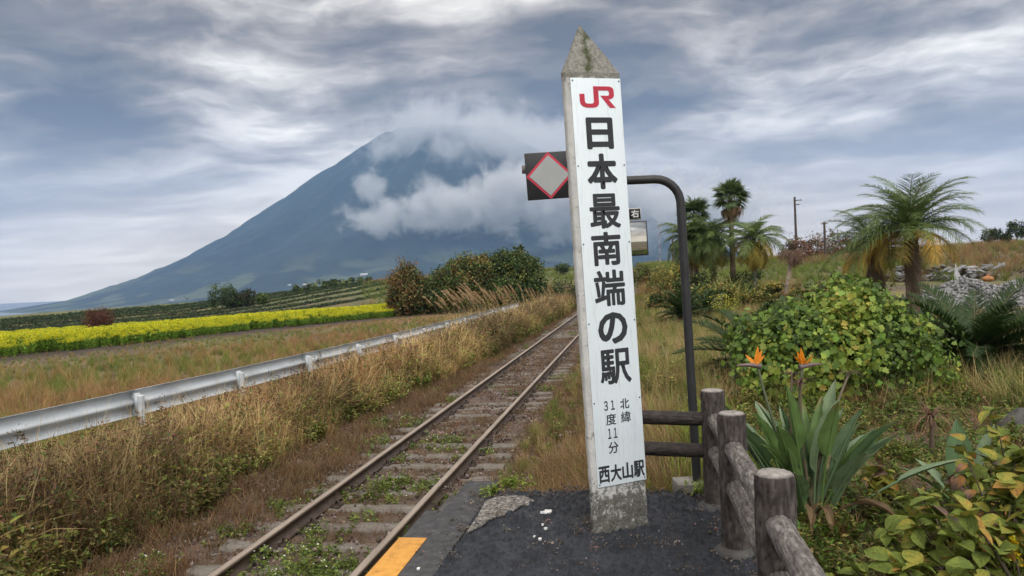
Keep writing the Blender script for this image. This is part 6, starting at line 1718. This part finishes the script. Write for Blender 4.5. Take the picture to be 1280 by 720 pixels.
def gravel():
    r = np.random.default_rng(12)
    M_G = noisy('gravel_heap', [(0.25, (0.10, 0.10, 0.105)), (0.5, (0.20, 0.20, 0.205)), (0.75, (0.34, 0.34, 0.34))], 14, .95, .05, .9, detail=8, bscale=22)
    def heap(px, py, Y, W, D, H, lb, sd):
        b = on_ground(px, py, Y); n = 44
        X, Yy = np.meshgrid(np.linspace(-1.1, 1.1, n), np.linspace(-1.1, 1.1, n), indexing='ij'); q = np.hypot(X, Yy)
        Z = np.maximum(0, 1 - q) ** 1.0 * H * (1 + .35 * (fbm(X * 2 + sd, Yy * 2, 0, sd, 3) - .5)) + .10 * (fbm(X * 14, Yy * 14, 0, sd + 1, 3) - .5) - .12 * (q > .98)
        i = np.arange(n - 1)[:, None]; j = np.arange(n - 1)[None]
        g = Geo(); g.add(np.stack([X * W, Yy * D, Z], -1).reshape(-1, 3), np.stack([i * n + j, (i + 1) * n + j, (i + 1) * n + j + 1, i * n + j + 1], -1).reshape(-1, 4))
        root = thing('gravel_heap', lb, 'gravel heap', b); link('heap', g.mesh('heap', M_G, True), root)
        m = 900; a = r.random(m) * 6.283; q = np.sqrt(r.random(m)) * 1.0
        P = np.stack([q * np.cos(a) * W, q * np.sin(a) * D, np.maximum(0, 1 - q) * H + .02], 1)
        V = np.array([(1, 0, 0), (-1, 0, 0), (0, 1, 0), (0, -1, 0), (0, 0, 1), (0, 0, -1)], float); F = [[[0, 2, 4], [2, 1, 4], [1, 3, 4], [3, 0, 4], [2, 0, 5], [1, 2, 5], [3, 1, 5], [0, 3, 5]]]
        g = Geo(); g.inst(V, F, P, frames(rvec(m, r), rvec(m, r)), np.stack([.04 + .05 * r.random(m) for _ in range(3)], 1), mixc([(.16, .16, .165), (.3, .3, .3), (.11, .11, .115)], m, None, .2, .02, r))
        o = link('loose_stones', g.mesh('loose_stones', M_COL), root); o['kind'] = 'stuff'
    heap(1205, 378, 25, 2.6, 1.8, .95, 'grey gravel heap between the date palm and the sago palm', 3)
    heap(1268, 382, 24, 1.6, 1.4, .75, 'darker gravel heap behind the sago palm fronds', 5)
    # rubble and scrap beyond
    M_RB = [noisy('rubble_%d' % i, [(0.3, tuple(.7 * np.array(c))), (0.7, c)], 4, .85, .01, .4) for i, c in enumerate(((.26, .27, .28), (.18, .185, .19), (.42, .43, .45), (.08, .075, .07), (.17, .14, .12)))]
    names = ('concrete_slab', 'broken_board', 'bent_sheet')
    def scrap_heap(px, py, Y, n, W, lb, sd):
        b = on_ground(px, py, Y); rr = random.Random(sd); root = thing('rubble_heap', lb, 'rubble heap', b)
        for k in range(n):
            x = rr.gauss(0, W * .45); y = rr.gauss(0, .7); hmax = max(.1, .85 * (1 - abs(x) / (W * 1.2))); z = rr.uniform(.02, hmax)
            L, w, t = rr.uniform(.25, .8), rr.uniform(.15, .5), rr.uniform(.03, .12); g = Geo()
            out = [(-L / 2, -w / 2), (L / 2, -w * rr.uniform(.2, .5)), (L * rr.uniform(.3, .5), w / 2), (-L * rr.uniform(.2, .5), w * rr.uniform(.3, .5))]
            g.poly(out, -t / 2, t / 2)
            link(names[k % 3], g.mesh(names[k % 3], M_RB[rr.choices(range(5), [4, 4, 3, 3, 2])[0]]), root, loc=(x, y, z), rot=(rr.uniform(-.6, .6), rr.uniform(-.5, .5), rr.uniform(0, 6.28)))
    scrap_heap(1188, 350, 42, 80, 2.6, 'pale rubble heap of broken slabs behind the gravel', 1)
    scrap_heap(1110, 352, 44, 26, 2.2, 'scrap pile with white pieces behind the leaning date palm', 2)
    scrap_heap(1236, 352, 44, 22, 1.6, 'small heap of tilted dark slabs near the orange sack', 3)
    # one upright white shard, the orange sack
    b = on_ground(1196, 346, 40.5); g = Geo(); g.poly([(-.35, 0), (.4, 0), (.15, .5), (.05, 1.0), (-.1, .45)], -.02, .02); o = link('plastic_shard', g.mesh('plastic_shard', M_RB[2]), None, loc=b, rot=(math.radians(78), .1, .2)); tag(o, 'upright pointed white shard sticking out of the rubble', 'debris')
    M_O = noisy('orange_sack', [(0.3, (.30, .13, .05)), (0.7, (.42, .20, .08))], 5, .8, .02, .5)
    n = 14; u, v = np.meshgrid(np.linspace(0, 2 * math.pi, n, endpoint=False), np.linspace(0, math.pi, 9), indexing='ij')
    V = np.stack([np.cos(u) * np.sin(v) * .30, np.sin(u) * np.sin(v) * .24, .13 + .16 * np.cos(v)], -1); V += .07 * (fbm(V[..., 0] * 4, V[..., 1] * 4, V[..., 2] * 4, 3, 2)[..., None] - .5)
    i = np.arange(n)[:, None]; j = np.arange(8)[None]; i2 = (i + 1) % n
    b = on_ground(1235, 348, 39); g = Geo(); g.add(V.reshape(-1, 3), np.stack([i * 9 + j, i * 9 + j + 1, i2 * 9 + j + 1, i2 * 9 + j], -1).reshape(-1, 4))
    root = thing('orange_sack', 'slumped orange sack beside the rubble', 'sack', b); link('sack_body', g.mesh('sack_body', M_O, True), root)
    g = Geo(); g.tube([(0, 0, .26), (.03, 0, .32), (.06, .02, .36)], [.07, .04, .07], 8, wob=.2); link('tied_neck', g.mesh('tied_neck', M_O, True), root)
    # grey rock edging at the right
    b = at_z(1276, 520, .05); b[2] = ground_at(b[0], b[1]) - .10; n = 20
    u, v = np.meshgrid(np.linspace(0, 2 * math.pi, n, endpoint=False), np.linspace(0.05, math.pi - .05, 12), indexing='ij')
    d = np.stack([np.cos(u) * np.sin(v), np.sin(u) * np.sin(v), np.cos(v)], -1)
    V = d * np.array([.20, .20, .18]) * (1 + .7 * (fbm(d[..., 0] * 1.6 + 4, d[..., 1] * 1.6, d[..., 2] * 1.6, 6, 4)[..., None] - .5)) + (0, 0, .14)
    i = np.arange(n)[:, None]; j = np.arange(11)[None]; i2 = (i + 1) % n
    g = Geo(); g.add(V.reshape(-1, 3), np.stack([i * 12 + j, i * 12 + j + 1, i2 * 12 + j + 1, i2 * 12 + j], -1).reshape(-1, 4))
    o = link('garden_rock', g.mesh('garden_rock', noisy('rock', [(0.3, (.04, .04, .04)), (0.7, (.11, .108, .10))], 6, .9, .03, .7), False), None, loc=b); tag(o, 'grey rock at the garden edge below the large sago palm', 'rock')
    # black mulch film heaped at the edge of the yellow field
    M_F = noisy('mulch_film', [(0.3, (.010, .010, .011)), (0.7, (.022, .022, .024))], 8, .9, .03, .9, spec=.05)
    for px, py, w, sd, lb in ((257, 419, 1.1, 1, 'heap of black mulch film at the edge of the yellow field'), (284, 416, .9, 2, 'smaller black film heap nearer the thicket')):
        p = at_z(px, py, -1.0); b = np.array([p[0], p[1], ground_at(p[0], p[1])]); n = 26
        X, Yy = np.meshgrid(np.linspace(-1, 1, n), np.linspace(-1, 1, n), indexing='ij'); q = np.hypot(X, Yy)
        Z = .30 * np.maximum(0, 1 - q ** 2) * (.5 + fbm(X * 3 + sd, Yy * 3, 0, sd, 4)) - .05
        i = np.arange(n - 1)[:, None]; j = np.arange(n - 1)[None]; g = Geo()
        g.add(np.stack([X * w, Yy * .7, Z], -1).reshape(-1, 3), np.stack([i * n + j, (i + 1) * n + j, (i + 1) * n + j + 1, i * n + j + 1], -1).reshape(-1, 4))
        o = link('mulch_film_heap', g.mesh('mulch_film_heap', M_F), None, loc=b, rot=(0, 0, .5)); tag(o, lb, 'plastic film')
gravel()

def buildings():
    M_H = noisy('pale_wall', [(0.3, (.5, .5, .5)), (0.7, (.66, .66, .65))], .3, .8, .01, .2)
    M_RF = noisy('grey_roof', [(0.3, (.20, .21, .23)), (0.7, (.30, .31, .33))], .3, .7, .01, .2)
    M_GL = noisy('dark_window', [(0.3, (.03, .035, .04)), (0.7, (.06, .065, .07))], .3, .3, .01, .1)
    c = np.array([M_C[0], M_C[1]])
    def hit(px, py):
        d = ray(px, py); o = np.array([0, 0, CAM_H])
        for t in np.arange(1900, 4400, 4.0):
            q = o + d * t
            if float(mountain_z(q[0] - c[0], q[1] - c[1])) > q[2]: return q
        return o + d * 2600
    rows = [(383, 357, 22, 12, 5, 'white farm building at the foot of the mountain, widest of the group'), (371, 358, 14, 10, 5, 'small white house left of the widest farm building'), (362, 357, 10, 9, 5, 'smallest white house at the mountain foot'), (455, 344, 26, 10, 5, 'long pale greenhouse on the slope left of the thicket'), (215, 376, 16, 9, 5, 'pale shed low on the mountain flank above the tea rows'), (396, 354, 12, 9, 5, 'pale house right of the widest farm building'), (441, 350, 12, 9, 5, 'little pale shed below the long greenhouse')]
    for px, py, w, d, h, lb in rows:
        q = hit(px, py); z = q[2] - 1.5
        root = thing('farm_building', lb, 'building', (q[0], q[1], z))
        g = Geo(); g.box((0, 0, h / 2), (w, d, h)); link('wall', g.mesh('wall', M_H), root)
        g = Geo(); V = [(-w / 2 - .6, -d / 2 - .6, h), (w / 2 + .6, -d / 2 - .6, h), (w / 2 + .6, d / 2 + .6, h), (-w / 2 - .6, d / 2 + .6, h), (-w / 2 - .6, 0, h + d * .28), (w / 2 + .6, 0, h + d * .28)]
        g.add(V, [[0, 1, 5, 4], [2, 3, 4, 5]]); g.add(V, [[1, 2, 5], [3, 0, 4]]); g.add(V, [[3, 2, 1, 0]]); link('roof', g.mesh('roof', M_RF if w < 20 else M_H), root)
        for x in np.arange(-w / 2 + 2, w / 2 - 1, 4):
            g = Geo(); g.box((x, -d / 2 - .03, h * .55), (1.6, .1, 1.6)); link('window', g.mesh('window', M_GL), root)
buildings()

def bird():
    p = at_y(234, 374, 60); M = noisy('dark_feathers', [(0.3, (.012, .012, .014)), (0.7, (.03, .03, .03))], 20, .6, .002, .2)
    g = Geo(); t = np.linspace(0, 1, 9)
    g.tube(np.stack([-.2 + .42 * t, 0 * t, .02 * np.sin(t * 3)], 1), .055 * np.sin(t * math.pi * .93 + .15) + .004, 8)
    root = thing('bird', 'small dark bird flying low over the tea rows', 'bird', p, 2.2); link('body', g.mesh('body', M, True), root)
    for s in (-1, 1):
        g = Geo(); V = [(.06, .03 * s, .02), (-.08, .03 * s, .02), (-.10, .22 * s, .20), (.04, .24 * s, .21), (-.10, .42 * s, .26), (-.03, .42 * s, .265)]
        g.add(V, [[0, 1, 2, 3], [3, 2, 4, 5]]); link('wing', g.mesh('wing', M), root)
bird()

# ------------------------------------------------------------------ haze over the whole landscape
def build_haze():
    lo = np.array([-7200., -2200., SEA_Z - 5.]); hi = np.array([5700., 7400., 1090.])
    g = Geo(); g.box((0, 0, 0), hi - lo)
    m = bpy.data.materials.new('haze_air'); m.use_nodes = True
    nt = m.node_tree; nt.nodes.clear()
    out = nt.nodes.new('ShaderNodeOutputMaterial'); pv = nt.nodes.new('ShaderNodeVolumePrincipled')
    nt.links.new(pv.outputs[0], out.inputs['Volume'])
    pv.inputs['Color'].default_value = (0.33, 0.57, 1.0, 1)
    pv.inputs['Density'].default_value = 1.22e-4
    pv.inputs['Anisotropy'].default_value = 0.0
    o = link('haze', g.mesh('haze', m), loc=tuple((lo + hi) / 2))
    o['kind'] = 'stuff'; o['label'] = 'pale blue haze filling the air over the whole landscape'; o['category'] = 'haze'
build_haze()
